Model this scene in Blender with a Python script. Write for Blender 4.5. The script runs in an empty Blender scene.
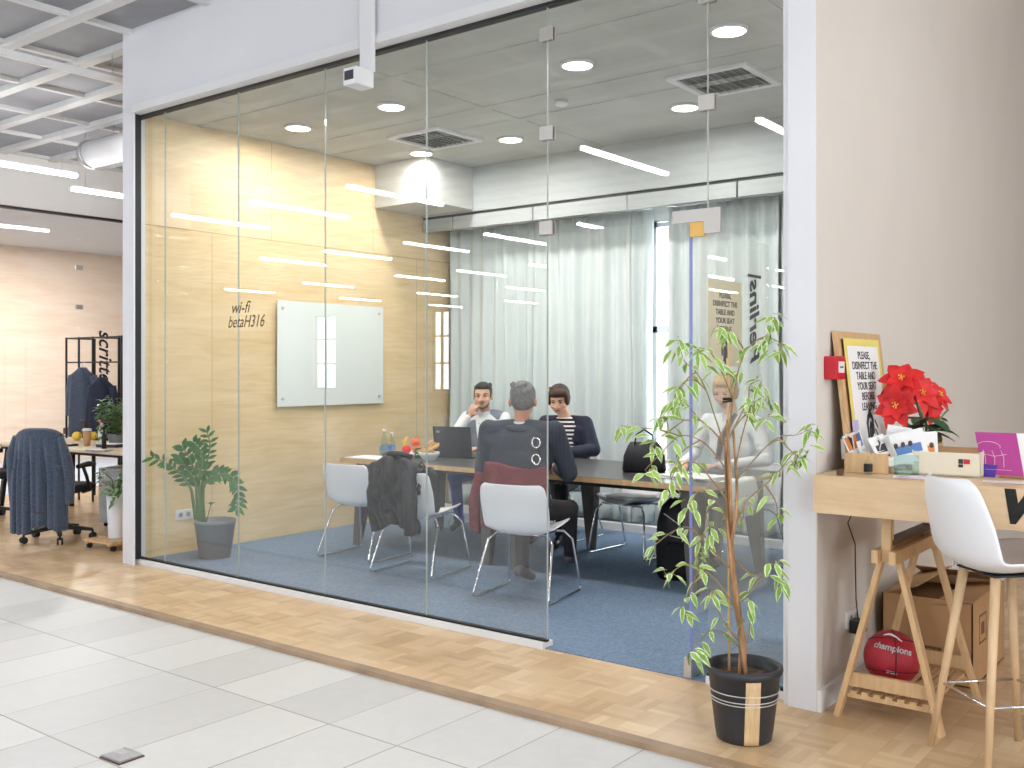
import bpy, bmesh, math, random
from math import sin, cos, pi, radians, sqrt, atan2
from mathutils import Vector, Matrix, noise
random.seed(7)
C = bpy.context.scene.collection
V = Vector

# ------------------------------------------------------------------ camera
YAW = radians(37.88)
CAMH = 1.5
FPX = 1001.0
cam_d = bpy.data.cameras.new('camera'); cam = bpy.data.objects.new('camera', cam_d); C.objects.link(cam)
cam.location = (0, 0, CAMH); cam.rotation_euler = (radians(90), 0, YAW)
cam_d.lens = FPX/1024*36; cam_d.sensor_width = 36; cam_d.shift_y = -14/1024
cam_d.clip_end = 200
bpy.context.scene.camera = cam
Fv = V((-sin(YAW), cos(YAW), 0)); Rv = V((cos(YAW), sin(YAW), 0))
def P(px, py, d):
    return V((0, 0, CAMH)) + Fv*d + Rv*((px-512)/FPX*d) + V((0, 0, (370-py)/FPX*d))

# ------------------------------------------------------------------ materials
def new_mat(name):
    m = bpy.data.materials.new(name); m.use_nodes = True
    nt = m.node_tree; b = nt.nodes['Principled BSDF']
    return m, nt, b
def lin(c):
    return tuple(((x/255)/12.92 if x/255 <= .04045 else ((x/255+.055)/1.055)**2.4) for x in c)
def mat(name, rgb, rough=.5, metal=0, var=0, vscale=8, bump=0, bscale=60, spec=.5, stretch=None, trans=0, sheen=0, emit=None, estr=0, coat=0):
    m, nt, b = new_mat(name)
    c = lin(rgb)
    b.inputs['Base Color'].default_value = (*c, 1)
    b.inputs['Roughness'].default_value = rough
    b.inputs['Metallic'].default_value = metal
    b.inputs['Specular IOR Level'].default_value = spec
    if coat: b.inputs['Coat Weight'].default_value = coat
    if sheen: b.inputs['Sheen Weight'].default_value = sheen
    if trans: b.inputs['Transmission Weight'].default_value = trans
    if emit:
        b.inputs['Emission Color'].default_value = (*lin(emit), 1); b.inputs['Emission Strength'].default_value = estr
    if var or bump:
        tc = nt.nodes.new('ShaderNodeTexCoord'); mp = nt.nodes.new('ShaderNodeMapping')
        nt.links.new(tc.outputs['Object'], mp.inputs[0])
        if stretch: mp.inputs['Scale'].default_value = stretch
    if var:
        n = nt.nodes.new('ShaderNodeTexNoise'); n.inputs['Scale'].default_value = vscale; n.inputs['Detail'].default_value = 5
        nt.links.new(mp.outputs[0], n.inputs['Vector'])
        r = nt.nodes.new('ShaderNodeValToRGB')
        r.color_ramp.elements[0].position = .3; r.color_ramp.elements[1].position = .7
        r.color_ramp.elements[0].color = (*[x*(1-var) for x in c], 1)
        r.color_ramp.elements[1].color = (*[min(1, x*(1+var)) for x in c], 1)
        nt.links.new(n.outputs['Fac'], r.inputs[0]); nt.links.new(r.outputs[0], b.inputs['Base Color'])
    if bump:
        n2 = nt.nodes.new('ShaderNodeTexNoise'); n2.inputs['Scale'].default_value = bscale; n2.inputs['Detail'].default_value = 3
        nt.links.new(mp.outputs[0], n2.inputs['Vector'])
        bp = nt.nodes.new('ShaderNodeBump'); bp.inputs['Strength'].default_value = bump; bp.inputs['Distance'].default_value = .01
        nt.links.new(n2.outputs['Fac'], bp.inputs['Height']); nt.links.new(bp.outputs[0], b.inputs['Normal'])
    return m
class NX:                                      # small node-expression helper
    def __init__(s, nt): s.nt = nt
    def m(s, op, a, b=None, c=None):
        n = s.nt.nodes.new('ShaderNodeMath'); n.operation = op
        for i, x in enumerate((a, b, c)):
            if x is None: continue
            if isinstance(x, (int, float)): n.inputs[i].default_value = x
            else: s.nt.links.new(x, n.inputs[i])
        return n.outputs[0]
    def xyz(s, a, b, c=0):
        n = s.nt.nodes.new('ShaderNodeCombineXYZ')
        for i, x in enumerate((a, b, c)):
            if isinstance(x, (int, float)): n.inputs[i].default_value = x
            else: s.nt.links.new(x, n.inputs[i])
        return n.outputs[0]
    def white(s, v):
        n = s.nt.nodes.new('ShaderNodeTexWhiteNoise'); n.noise_dimensions = '3D'
        s.nt.links.new(v, n.inputs['Vector']); return n.outputs['Value']
    def ramp(s, f, stops):
        n = s.nt.nodes.new('ShaderNodeValToRGB'); e = n.color_ramp.elements
        while len(e) < len(stops): e.new(.5)
        for i, (p, c) in enumerate(stops): e[i].position = p; e[i].color = (*lin(c), 1)
        s.nt.links.new(f, n.inputs[0]); return n.outputs[0]
    def mix(s, f, a, b, blend='MIX'):
        n = s.nt.nodes.new('ShaderNodeMix'); n.data_type = 'RGBA'; n.blend_type = blend
        for k, x in ((0, f), (6, a), (7, b)):
            if isinstance(x, (int, float)): n.inputs[k].default_value = x
            elif isinstance(x, tuple): n.inputs[k].default_value = (*x, 1)
            else: s.nt.links.new(x, n.inputs[k])
        return n.outputs[2]
    def noise(s, v, sc, det=4):
        n = s.nt.nodes.new('ShaderNodeTexNoise'); n.inputs['Scale'].default_value = sc; n.inputs['Detail'].default_value = det
        s.nt.links.new(v, n.inputs['Vector']); return n.outputs['Fac']

def mat_parquet():
    m, nt, b = new_mat('oak_parquet'); x = NX(nt)
    tc = nt.nodes.new('ShaderNodeTexCoord'); sp = nt.nodes.new('ShaderNodeSeparateXYZ'); nt.links.new(tc.outputs['Object'], sp.inputs[0])
    S = .16; NF = 4
    u = x.m('DIVIDE', sp.outputs[0], S); v = x.m('DIVIDE', sp.outputs[1], S)
    iu = x.m('FLOOR', u); iv = x.m('FLOOR', v)
    par = x.m('FLOORED_MODULO', x.m('ADD', iu, iv), 2)
    fu = x.m('FRACT', u); fv = x.m('FRACT', v)
    f = x.m('ADD', x.m('MULTIPLY', fu, par), x.m('MULTIPLY', fv, x.m('SUBTRACT', 1, par)))
    fi = x.m('FLOOR', x.m('MULTIPLY', f, NF))
    blk = x.white(x.xyz(iu, iv, 3.3)); fin = x.white(x.xyz(iu, iv, fi))
    k = x.m('ADD', x.m('MULTIPLY', blk, .55), x.m('MULTIPLY', fin, .45))
    col = x.ramp(k, [(.12, (188, 150, 108)), (.42, (208, 172, 128)), (.65, (220, 187, 145)), (.9, (232, 206, 168))])
    ff = x.m('FRACT', x.m('MULTIPLY', f, NF))
    e1 = x.m('LESS_THAN', ff, .03)
    e2 = x.m('LESS_THAN', x.m('MINIMUM', fu, fv), .02)
    edge = x.m('MULTIPLY', x.m('MAXIMUM', e1, e2), .35)
    col = x.mix(edge, col, lin((150, 112, 72)))
    g = x.noise(tc.outputs['Object'], 2.2, 5)
    col = x.mix(.35, col, x.ramp(g, [(.3, (188, 160, 120)), (.7, (232, 208, 172))]))
    nt.links.new(col, b.inputs['Base Color']); b.inputs['Roughness'].default_value = .32
    b.inputs['Specular IOR Level'].default_value = .45
    return m
def mat_tile():
    m, nt, b = new_mat('concrete_tile'); x = NX(nt)
    tc = nt.nodes.new('ShaderNodeTexCoord'); sp = nt.nodes.new('ShaderNodeSeparateXYZ'); nt.links.new(tc.outputs['Object'], sp.inputs[0])
    u = x.m('DIVIDE', x.m('ADD', sp.outputs[0], .02), .405); v = x.m('DIVIDE', x.m('SUBTRACT', sp.outputs[1], 2.91), .81)
    iu = x.m('FLOOR', u); iv = x.m('FLOOR', v); fu = x.m('FRACT', u); fv = x.m('FRACT', v)
    w = x.white(x.xyz(iu, iv, 1.7)); w2 = x.white(x.xyz(iu, iv, 8.1))
    big = x.noise(tc.outputs['Object'], 1.3, 6); fine = x.noise(tc.outputs['Object'], 14, 8)
    k = x.m('ADD', x.m('ADD', x.m('MULTIPLY', w, .5), x.m('MULTIPLY', big, .45)), x.m('MULTIPLY', x.m('SUBTRACT', fine, .5), .5))
    col = x.ramp(k, [(.15, (196, 195, 193)), (.5, (207, 206, 204)), (.85, (217, 216, 213))])
    du = x.m('LESS_THAN', x.m('MINIMUM', fu, x.m('SUBTRACT', 1, fu)), x.m('ADD', .003, x.m('MULTIPLY', w2, .007)))
    dv = x.m('LESS_THAN', x.m('MINIMUM', fv, x.m('SUBTRACT', 1, fv)), .0045)
    dust = x.noise(tc.outputs['Object'], 5, 3)
    j = x.m('ADD', x.m('MULTIPLY', du, x.m('ADD', .35, x.m('MULTIPLY', w2, .5))), x.m('MULTIPLY', dv, .95))
    col = x.mix(x.m('MINIMUM', x.m('MULTIPLY', j, x.m('ADD', .6, dust)), 1), col, lin((150, 144, 136)))
    nt.links.new(col, b.inputs['Base Color'])
    nt.links.new(x.m('ADD', .3, x.m('MULTIPLY', fine, .25)), b.inputs['Roughness'])
    return m
def mat_ply(name, lo, mid, hi, seams=True, axis='wall', rough=.45):
    m, nt, b = new_mat(name); x = NX(nt)
    tc = nt.nodes.new('ShaderNodeTexCoord'); sp = nt.nodes.new('ShaderNodeSeparateXYZ'); nt.links.new(tc.outputs['Object'], sp.inputs[0])
    mp = nt.nodes.new('ShaderNodeMapping'); nt.links.new(tc.outputs['Object'], mp.inputs[0]); mp.inputs['Scale'].default_value = (1, .8, 4.5)
    n = nt.nodes.new('ShaderNodeTexNoise'); n.inputs['Scale'].default_value = 1.1; n.inputs['Detail'].default_value = 8; n.inputs['Distortion'].default_value = 1.4; n.inputs['Roughness'].default_value = .6
    nt.links.new(mp.outputs[0], n.inputs['Vector'])
    col = x.ramp(n.outputs['Fac'], [(.3, lo), (.5, mid), (.72, hi)])
    wv = nt.nodes.new('ShaderNodeTexNoise'); wv.inputs['Scale'].default_value = 5; wv.inputs['Detail'].default_value = 6
    mp2 = nt.nodes.new('ShaderNodeMapping'); nt.links.new(tc.outputs['Object'], mp2.inputs[0]); mp2.inputs['Scale'].default_value = (1, .5, 9)
    nt.links.new(mp2.outputs[0], wv.inputs['Vector'])
    col = x.mix(.25, col, x.ramp(wv.outputs['Fac'], [(.35, lo), (.6, hi)]))
    if seams:
        z = sp.outputs[2]; y = sp.outputs[1]
        up = x.m('GREATER_THAN', z, 2.655)
        ys = x.m('ADD', x.m('DIVIDE', x.m('SUBTRACT', y, 5.1), 1.25), x.m('MULTIPLY', up, .5))
        fy = x.m('FRACT', ys)
        s1 = x.m('LESS_THAN', fy, .004)
        s2 = x.m('LESS_THAN', x.m('ABSOLUTE', x.m('SUBTRACT', z, 2.655)), .0035)
        tone = x.white(x.xyz(x.m('FLOOR', ys), up, 2.2))
        col = x.mix(x.m('MULTIPLY', tone, .3), col, lin(hi))
        col = x.mix(x.m('MULTIPLY', x.m('MAXIMUM', s1, s2), .6), col, lin((120, 92, 56)))
    nt.links.new(col, b.inputs['Base Color']); b.inputs['Roughness'].default_value = rough
    return m
def mat_glass(name='clear_glass', tint=(.965, .975, .97)):
    m = bpy.data.materials.new(name); m.use_nodes = True; nt = m.node_tree; nt.nodes.clear(); x = NX(nt)
    o = nt.nodes.new('ShaderNodeOutputMaterial'); mx = nt.nodes.new('ShaderNodeMixShader')
    t = nt.nodes.new('ShaderNodeBsdfTransparent'); t.inputs[0].default_value = (*tint, 1)
    g = nt.nodes.new('ShaderNodeBsdfGlossy'); g.inputs['Roughness'].default_value = 0; g.inputs['Color'].default_value = (1, 1, 1, 1)
    geo = nt.nodes.new('ShaderNodeNewGeometry'); fr = nt.nodes.new('ShaderNodeFresnel')
    ior = x.m('ADD', x.m('MULTIPLY', geo.outputs['Backfacing'], 1/1.5-1.5), 1.5)
    nt.links.new(ior, fr.inputs['IOR'])
    nt.links.new(fr.outputs[0], mx.inputs[0]); nt.links.new(t.outputs[0], mx.inputs[1]); nt.links.new(g.outputs[0], mx.inputs[2])
    nt.links.new(mx.outputs[0], o.inputs[0])
    return m
def mat_emit(name, rgb, s):
    m = bpy.data.materials.new(name); m.use_nodes = True; nt = m.node_tree; nt.nodes.clear()
    o = nt.nodes.new('ShaderNodeOutputMaterial'); e = nt.nodes.new('ShaderNodeEmission')
    e.inputs[0].default_value = (*lin(rgb), 1); e.inputs[1].default_value = s; nt.links.new(e.outputs[0], o.inputs[0]); return m
def mat_leaf(name, g1, g2, edge=(226, 232, 190), var=True):
    m, nt, b = new_mat(name); x = NX(nt)
    tc = nt.nodes.new('ShaderNodeTexCoord')
    n = x.noise(tc.outputs['Object'], 9, 2)
    col = x.ramp(n, [(.35, g1), (.65, g2)])
    if var:
        uv = nt.nodes.new('ShaderNodeUVMap'); sp = nt.nodes.new('ShaderNodeSeparateXYZ'); nt.links.new(uv.outputs[0], sp.inputs[0])
        e = x.m('ABSOLUTE', x.m('SUBTRACT', sp.outputs[0], .5))
        n2 = x.noise(tc.outputs['Object'], 60, 2)
        f = x.m('GREATER_THAN', x.m('ADD', e, x.m('MULTIPLY', x.m('SUBTRACT', n2, .5), .35)), .34)
        col = x.mix(f, col, lin(edge))
    nt.links.new(col, b.inputs['Base Color']); b.inputs['Roughness'].default_value = .4
    b.inputs['Subsurface Weight'].default_value = 0
    return m
def mat_stripe(name, a, bcol, period, axis=2, duty=.5, rough=.8):
    m, nt, b = new_mat(name); x = NX(nt)
    tc = nt.nodes.new('ShaderNodeTexCoord'); sp = nt.nodes.new('ShaderNodeSeparateXYZ'); nt.links.new(tc.outputs['Object'], sp.inputs[0])
    f = x.m('LESS_THAN', x.m('FRACT', x.m('DIVIDE', sp.outputs[axis], period)), duty)
    nt.links.new(x.mix(f, lin(a), lin(bcol)), b.inputs['Base Color']); b.inputs['Roughness'].default_value = rough
    return m

M = {}
M['parquet'] = mat_parquet(); M['tile'] = mat_tile()
M['ply'] = mat_ply('plywood_wall', (212, 182, 132), (226, 200, 154), (236, 214, 176))
M['ply_far'] = mat_ply('pale_plywood', (236, 208, 184), (242, 220, 200), (248, 232, 218), seams=False)
M['desk_ply'] = mat_ply('desk_plywood', (214, 180, 138), (225, 195, 156), (234, 208, 174), seams=False)
M['wood'] = mat('beech_wood', (208, 172, 128), .45, var=.12, vscale=6, stretch=(8, 8, 1))
M['oak'] = mat('oak_leg', (214, 182, 142), .45, var=.1, vscale=6, stretch=(8, 8, 1))
M['edgewood'] = mat('worn_oak_edge', (160, 134, 108), .5, var=.25, vscale=4)
M['carpet'] = mat('blue_carpet', (122, 142, 166), .95, var=.22, vscale=60, bump=.6, bscale=220, spec=.1)
M['white'] = mat('white_paint', (226, 226, 228), .6)
M['lilac'] = mat('cool_white_panel', (221, 221, 226), .5, var=.02, vscale=2)
M['beige'] = mat('beige_wall', (214, 207, 200), .8, var=.02, vscale=2)
M['room_ceiling'] = mat('grey_ceiling', (190, 191, 186), .7, var=.1, vscale=1.2)
M['soffit'] = mat('pale_grey_soffit', (176, 181, 181), .7)
M['duct'] = mat('duct_casing', (206, 206, 202), .6)
M['rib'] = mat('ceiling_rib', (212, 212, 212), .7, var=.05, vscale=3)
M['coffer'] = mat('coffer_panel', (146, 148, 154), .6, var=.15, vscale=2)
M['hallwall'] = mat('hall_wall', (216, 214, 212), .8)
M['black'] = mat('black_gasket', (22, 22, 24), .5)
M['chrome'] = mat('chrome', (225, 225, 228), .12, 1)
M['steel'] = mat('brushed_steel', (188, 188, 192), .35, .85)
M['clip'] = mat('satin_metal_clip', (176, 172, 168), .4, .5)
M['brass'] = mat('yellow_lock_plate', (222, 178, 92), .45, .1)
M['shell'] = mat('white_plastic', (232, 233, 237), .35)
M['blacksteel'] = mat('black_steel', (30, 31, 36), .4, .3)
M['blackplastic'] = mat('black_plastic', (24, 25, 30), .5)
M['tabletop'] = mat('dark_tabletop', (72, 72, 72), .3, var=.08, vscale=3)
M['tableleg'] = mat('taupe_table_leg', (88, 82, 78), .5)
M['curtain'] = mat('pale_curtain', (212, 222, 222), .85, var=.03, vscale=3, spec=.2)
M['glass'] = mat_glass()
M['drink'] = mat_glass('drinking_glass', (.86, .93, .92))
M['door_edge'] = mat('glass_edge', (120, 130, 190), .2, .0)
M['led'] = mat_emit('led_strip', (250, 252, 255), 52)
M['down'] = mat_emit('downlight_disc', (255, 244, 226), 14)
M['paper'] = mat('white_paper', (238, 238, 238), .7)
M['board'] = mat('glass_whiteboard', (222, 228, 224), .15)
M['ink'] = mat('black_ink', (22, 20, 22), .6)
M['inkpale'] = mat('brown_ink', (88, 66, 36), .6)
M['yellowpaper'] = mat('yellow_paper', (232, 214, 120), .7)
M['tanpaper'] = mat('kraft_yellow_paper', (240, 232, 202), .7)
M['kraft'] = mat('cardboard', (186, 146, 104), .8, var=.06, vscale=8)
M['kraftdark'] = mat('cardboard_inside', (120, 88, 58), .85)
M['pot'] = mat('charcoal_pot', (46, 48, 54), .45, var=.2, vscale=14, bump=.15)
M['potwood'] = mat('pale_wood_band', (206, 176, 134), .6, var=.15, vscale=6, stretch=(10, 10, 1))
M['silver'] = mat('silver_line', (210, 206, 198), .4, .3)
M['soil'] = mat('soil', (70, 52, 38), .9, var=.5, vscale=40, bump=1, bscale=60)
M['bark'] = mat('ficus_bark', (162, 122, 84), .75, var=.45, vscale=40, bump=.8, stretch=(1, 1, .25))
M['twig'] = mat('twig', (148, 124, 84), .7)
M['leaf'] = mat_leaf('ficus_leaf', (112, 158, 62), (158, 194, 98))
M['leafdark'] = mat_leaf('zz_leaf', (46, 96, 48), (74, 128, 62), var=False)
M['leafmid'] = mat_leaf('plant_leaf', (72, 120, 62), (120, 164, 88), var=False)
M['stalk'] = mat('green_stalk', (104, 132, 84), .5)
M['greypot'] = mat('grey_pot', (124, 127, 130), .55)
M['skin'] = mat('skin', (226, 178, 150), .55, var=.05, vscale=12)
M['skin2'] = mat('skin_ruddy', (208, 150, 124), .55, var=.06, vscale=12)
M['hairblack'] = mat('dark_hair', (40, 34, 32), .6, var=.3, vscale=60, bump=.6, bscale=90)
M['hairbrown'] = mat('brown_hair', (62, 40, 30), .6, var=.3, vscale=60, bump=.6, bscale=90)
M['hairgrey'] = mat('grey_hair', (122, 120, 120), .65, var=.3, vscale=60, bump=.6, bscale=90)
M['hairfair'] = mat('fair_hair', (196, 160, 112), .65, var=.25, vscale=60, bump=.6, bscale=90)
M['shirt'] = mat('white_shirt', (232, 234, 238), .8, bump=.3, bscale=14)
M['vest'] = mat('grey_vest', (126, 136, 150), .9, var=.12, vscale=90)
M['jeans'] = mat('blue_jeans', (30, 66, 160), .85, var=.2, vscale=20)
M['navy'] = mat('navy_blazer', (30, 36, 58), .8, var=.15, vscale=20)
M['blacktrouser'] = mat('black_trousers', (36, 36, 40), .85)
M['suit'] = mat_stripe('charcoal_pinstripe', (52, 57, 70), (58, 64, 77), .022, 0, .7)
M['suitgrey'] = mat('grey_trousers', (62, 60, 62), .85, var=.1, vscale=30)
M['burgundy'] = mat('burgundy_wool', (116, 42, 50), .85, var=.25, vscale=26)
M['stripes'] = mat_stripe('striped_top', (238, 236, 232), (36, 38, 48), .036, 2, .6)
M['brown'] = mat('brown_leather', (92, 64, 50), .5)
M['shoe'] = mat('dark_shoe', (34, 32, 36), .35)
M['shoegrey'] = mat('taupe_shoe', (104, 96, 100), .5)
M['brownpants'] = mat('brown_trousers', (96, 82, 68), .85, var=.1, vscale=20)
M['stubble'] = mat('stubble', (120, 88, 74), .8)
M['eye'] = mat('dark_eye', (30, 22, 20), .3)
M['lip'] = mat('lips', (168, 92, 84), .5)
M['puffer'] = mat('black_quilted_fabric', (12, 14, 24), .55, var=.5, vscale=14, bump=.8, bscale=12)
M['blackcloth'] = mat('black_cloth', (20, 21, 26), .85, bump=.4, bscale=20)
M['cardigan'] = mat('slate_knit', (66, 78, 98), .95, var=.35, vscale=70, bump=.8, bscale=130, sheen=.3)
M['red'] = mat('red_plastic', (196, 30, 46), .35)
M['redpetal'] = mat('red_petal', (214, 32, 34), .55, var=.22, vscale=14)
M['green'] = mat('dark_green_leaf', (44, 84, 50), .5, var=.2, vscale=9)
M['yellow'] = mat('yellow_fruit', (232, 196, 70), .45)
M['orange'] = mat('orange_fruit', (226, 104, 58), .5, var=.1, vscale=20)
M['ball'] = mat('crimson_leather', (168, 30, 48), .45, bump=.3, bscale=260)
M['ballseam'] = mat('ball_seam', (70, 12, 20), .6)
M['cream'] = mat('cream_board', (226, 218, 198), .6)
M['purple'] = mat('magenta_card', (176, 48, 140), .4)
M['violet'] = mat('violet_card', (74, 44, 160), .4)
M['pink'] = mat('pink_ink', (240, 196, 226), .5)
M['greyplastic'] = mat('grey_cabinet', (176, 178, 184), .5)
M['screen'] = mat('laptop_lid', (34, 37, 46), .3)
M['bread'] = mat('bread', (222, 176, 108), .7, var=.2, vscale=20)
M['teal'] = mat_glass('green_glass', (.55, .85, .7))
M['skyblue'] = mat('blue_print', (92, 132, 190), .5)
M['darkprint'] = mat('dark_print', (52, 48, 56), .5)
M['orangeprint'] = mat('orange_print', (232, 140, 70), .5)
M['lilacnote'] = mat('lilac_note', (196, 186, 222), .6)
M['neon'] = mat('neon_note', (222, 232, 60), .6)
M['lightwoodtop'] = mat('light_wood_top', (224, 204, 178), .45, var=.08, vscale=5, stretch=(1, 6, 1))
M['bluechair'] = mat('pale_blue_fabric', (150, 165, 190), .8)
M['darkwood'] = mat('dark_brown_wood', (84, 60, 48), .5)
M['ventdark'] = mat('vent_dark', (96, 96, 92), .7)
M['sticklight'] = mat('bamboo', (214, 178, 128), .5)

# ------------------------------------------------------------------ mesh builder
class MB:
    def __init__(s, off=(0, 0, 0)): s.bm = bmesh.new(); s.k = 0; s.uv = s.bm.loops.layers.uv.new('UVMap')
    def _f(s, vs, smooth=False):
        try:
            f = s.bm.faces.new(vs); f.material_index = s.k; f.smooth = smooth; return f
        except ValueError: return None
    def box(s, lo, hi, rot=None, at=None, bev=0):
        lo = V(lo); hi = V(hi)
        vs = []
        for x in (lo.x, hi.x):
            for y in (lo.y, hi.y):
                for z in (lo.z, hi.z):
                    p = V((x, y, z))
                    if rot is not None: p = rot @ p
                    if at is not None: p = p + V(at)
                    vs.append(s.bm.verts.new(p))
        fs = [s._f([vs[i] for i in q]) for q in ((0, 1, 3, 2), (4, 6, 7, 5), (0, 4, 5, 1), (2, 3, 7, 6), (0, 2, 6, 4), (1, 5, 7, 3))]
        if bev:
            es = list({e for f in fs for e in f.edges})
            bmesh.ops.bevel(s.bm, geom=es, offset=bev, segments=2, affect='EDGES', profile=.6)
        return s
    def cbox(s, c, size, rz=0, bev=0, rot=None):
        h = V(size)/2
        R = rot if rot is not None else Matrix.Rotation(rz, 3, 'Z')
        return s.box(-h, h, R, c, bev)
    def bar(s, p0, p1, w, h=None, up=(0, 0, 1), bev=0):
        p0 = V(p0); p1 = V(p1); h = h or w; d = p1-p0; L = d.length; z = d.normalized(); u = V(up)
        if abs(z.dot(u)) > .99: u = V((0, 1, 0))
        x = u.cross(z).normalized(); y = z.cross(x)
        R = Matrix((x, y, z)).transposed()
        return s.box((-w/2, -h/2, 0), (w/2, h/2, L), R, p0, bev)
    def loft(s, rings, cap=True, smooth=True, closed=True):
        vr = [[s.bm.verts.new(p) for p in r] for r in rings]
        n = len(vr[0])
        for a, b in zip(vr, vr[1:]):
            for i in range(n if closed else n-1):
                j = (i+1) % n; s._f([a[i], a[j], b[j], b[i]], smooth)
        if cap and closed: s._f(list(reversed(vr[0]))); s._f(vr[-1])
        return s
    def tube(s, pts, r, seg=8, cap=True, smooth=True):
        pts = [V(p) for p in pts]; n = len(pts)
        rs = r if isinstance(r, (list, tuple)) else [r]*n
        rings = []; px = None
        for i, p in enumerate(pts):
            t = (pts[min(i+1, n-1)]-pts[max(i-1, 0)])
            if t.length < 1e-9: t = V((0, 0, 1))
            t.normalize()
            if px is None:
                u = V((0, 0, 1)) if abs(t.z) < .9 else V((1, 0, 0)); x = u.cross(t).normalized()
            else:
                x = px-t*px.dot(t)
                x = x.normalized() if x.length > 1e-6 else V((1, 0, 0))
            px = x; y = t.cross(x)
            rings.append([p+(x*cos(a)+y*sin(a))*rs[i] for a in [2*pi*k/seg for k in range(seg)]])
        return s.loft(rings, cap, smooth)
    def lathe(s, prof, c=(0, 0, 0), seg=24, cap=True, smooth=True):
        c = V(c)
        rings = [[c+V((r*cos(2*pi*k/seg), r*sin(2*pi*k/seg), z)) for k in range(seg)] for r, z in prof]
        return s.loft(rings, cap, smooth)
    def ell(s, c, r, rot=None, su=16, sv=10):
        c = V(c); r = (r, r, r) if isinstance(r, (int, float)) else r
        R = rot or Matrix.Identity(3)
        top = s.bm.verts.new(c+R@V((0, 0, r[2]))); bot = s.bm.verts.new(c+R@V((0, 0, -r[2])))
        rings = []
        for j in range(1, sv):
            ph = pi*j/sv
            rings.append([s.bm.verts.new(c+R@V((r[0]*sin(ph)*cos(2*pi*i/su), r[1]*sin(ph)*sin(2*pi*i/su), r[2]*cos(ph)))) for i in range(su)])
        for i in range(su):
            j = (i+1) % su
            s._f([top, rings[0][i], rings[0][j]], True); s._f([bot, rings[-1][j], rings[-1][i]], True)
            for a, b in zip(rings, rings[1:]): s._f([a[i], b[i], b[j], a[j]], True)
        return s
    def cap(s, p0, p1, r0, r1, seg=12):       # tapered capsule
        p0 = V(p0); p1 = V(p1)
        s.tube([p0, p1], [r0, r1], seg); s.ell(p0, r0, su=seg, sv=8); s.ell(p1, r1, su=seg, sv=8); return s
    def grid(s, fn, nu, nv, smooth=True, wrapu=False):
        g = [[s.bm.verts.new(fn(i/(nu if wrapu else nu-1), j/(nv-1))) for i in range(nu)] for j in range(nv)]
        for j in range(nv-1):
            for i in range(nu if wrapu else nu-1):
                k = (i+1) % nu
                f = s._f([g[j][i], g[j][k], g[j+1][k], g[j+1][i]], smooth)
        return s
    def poly(s, pts, smooth=False): s._f([s.bm.verts.new(V(p)) for p in pts], smooth); return s
    def prism(s, pts, d):                     # extrude polygon by vector d
        d = V(d); a = [s.bm.verts.new(V(p)) for p in pts]; b = [s.bm.verts.new(V(p)+d) for p in pts]
        n = len(a); s._f(list(reversed(a))); s._f(b)
        for i in range(n): s._f([a[i], a[(i+1) % n], b[(i+1) % n], b[i]])
        return s
    def leaf(s, p, d, up, L, w, droop=.25):
        p = V(p); d = V(d).normalized(); sd = d.cross(V(up))
        if sd.length < 1e-3: sd = V((1, 0, 0))
        sd.normalize(); nrm = sd.cross(d)
        rows = [(0, .05), (.2, .7), (.45, 1), (.72, .7), (.9, .3), (1, .03)]
        prev = None
        for t, k in rows:
            c = p+d*L*t-V((0, 0, 1))*droop*L*t*t
            a = c-sd*w/2*k+nrm*w*.12*k; b = c+sd*w/2*k+nrm*w*.12*k
            cur = [s.bm.verts.new(a), s.bm.verts.new(c), s.bm.verts.new(b)]
            if prev:
                for q, (u0, u1) in ((0, (.0, .5)), (1, (.5, 1.))):
                    f = s._f([prev[q], prev[q+1], cur[q+1], cur[q]], True)
                    if f:
                        for lp, uu in zip(f.loops, (u0, u1, u1, u0)): lp[s.uv].uv = (uu, t)
            prev = cur
        return s
    def build(s, name, mats, parent=None, world=False, solid=0, sub=0, remesh=0, smooth=0, normals=True):
        if normals: bmesh.ops.recalc_face_normals(s.bm, faces=s.bm.faces[:])
        me = bpy.data.meshes.new(name); s.bm.to_mesh(me); s.bm.free()
        for m in (mats if isinstance(mats, (list, tuple)) else [mats]):
            me.materials.append(M[m] if isinstance(m, str) else m)
        o = bpy.data.objects.new(name, me); C.objects.link(o)
        if parent is not None:
            o.parent = parent
            if world: o.location = -parent.location
        if remesh:
            r = o.modifiers.new('r', 'REMESH'); r.mode = 'VOXEL'; r.voxel_size = remesh; r.use_smooth_shade = True
            if smooth:
                q = o.modifiers.new('s', 'SMOOTH'); q.iterations = smooth; q.factor = .5
        if solid:
            q = o.modifiers.new('sol', 'SOLIDIFY'); q.thickness = solid; q.offset = 0
        if sub:
            q = o.modifiers.new('sub', 'SUBSURF'); q.levels = sub; q.render_levels = sub
        return o
def tag(o, label=None, cat=None, group=None, kind=None):
    if label: o['label'] = label
    if cat: o['category'] = cat
    if group: o['group'] = group
    if kind: o['kind'] = kind
    return o
def thing(name, label, cat, loc=(0, 0, 0), rz=0, group=None):
    o = bpy.data.objects.new(name, None); C.objects.link(o); o.location = loc; o.rotation_euler = (0, 0, rz)
    o.empty_display_size = .1
    return tag(o, label, cat, group)
def struct(name, mb, m, parent=None, **k):
    o = mb.build(name, m, parent, **k)
    if parent is None: o['kind'] = 'structure'
    return o
def dup(root, loc, rz, label, group=None):
    r = root.copy(); C.objects.link(r); r.location = loc; r.rotation_euler = (0, 0, rz); r['label'] = label
    if group: r['group'] = group
    for ch in list(root.children):
        c = ch.copy(); C.objects.link(c); c.parent = r
        for g in ch.children:
            d = g.copy(); C.objects.link(d); d.parent = c
    return r
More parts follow.
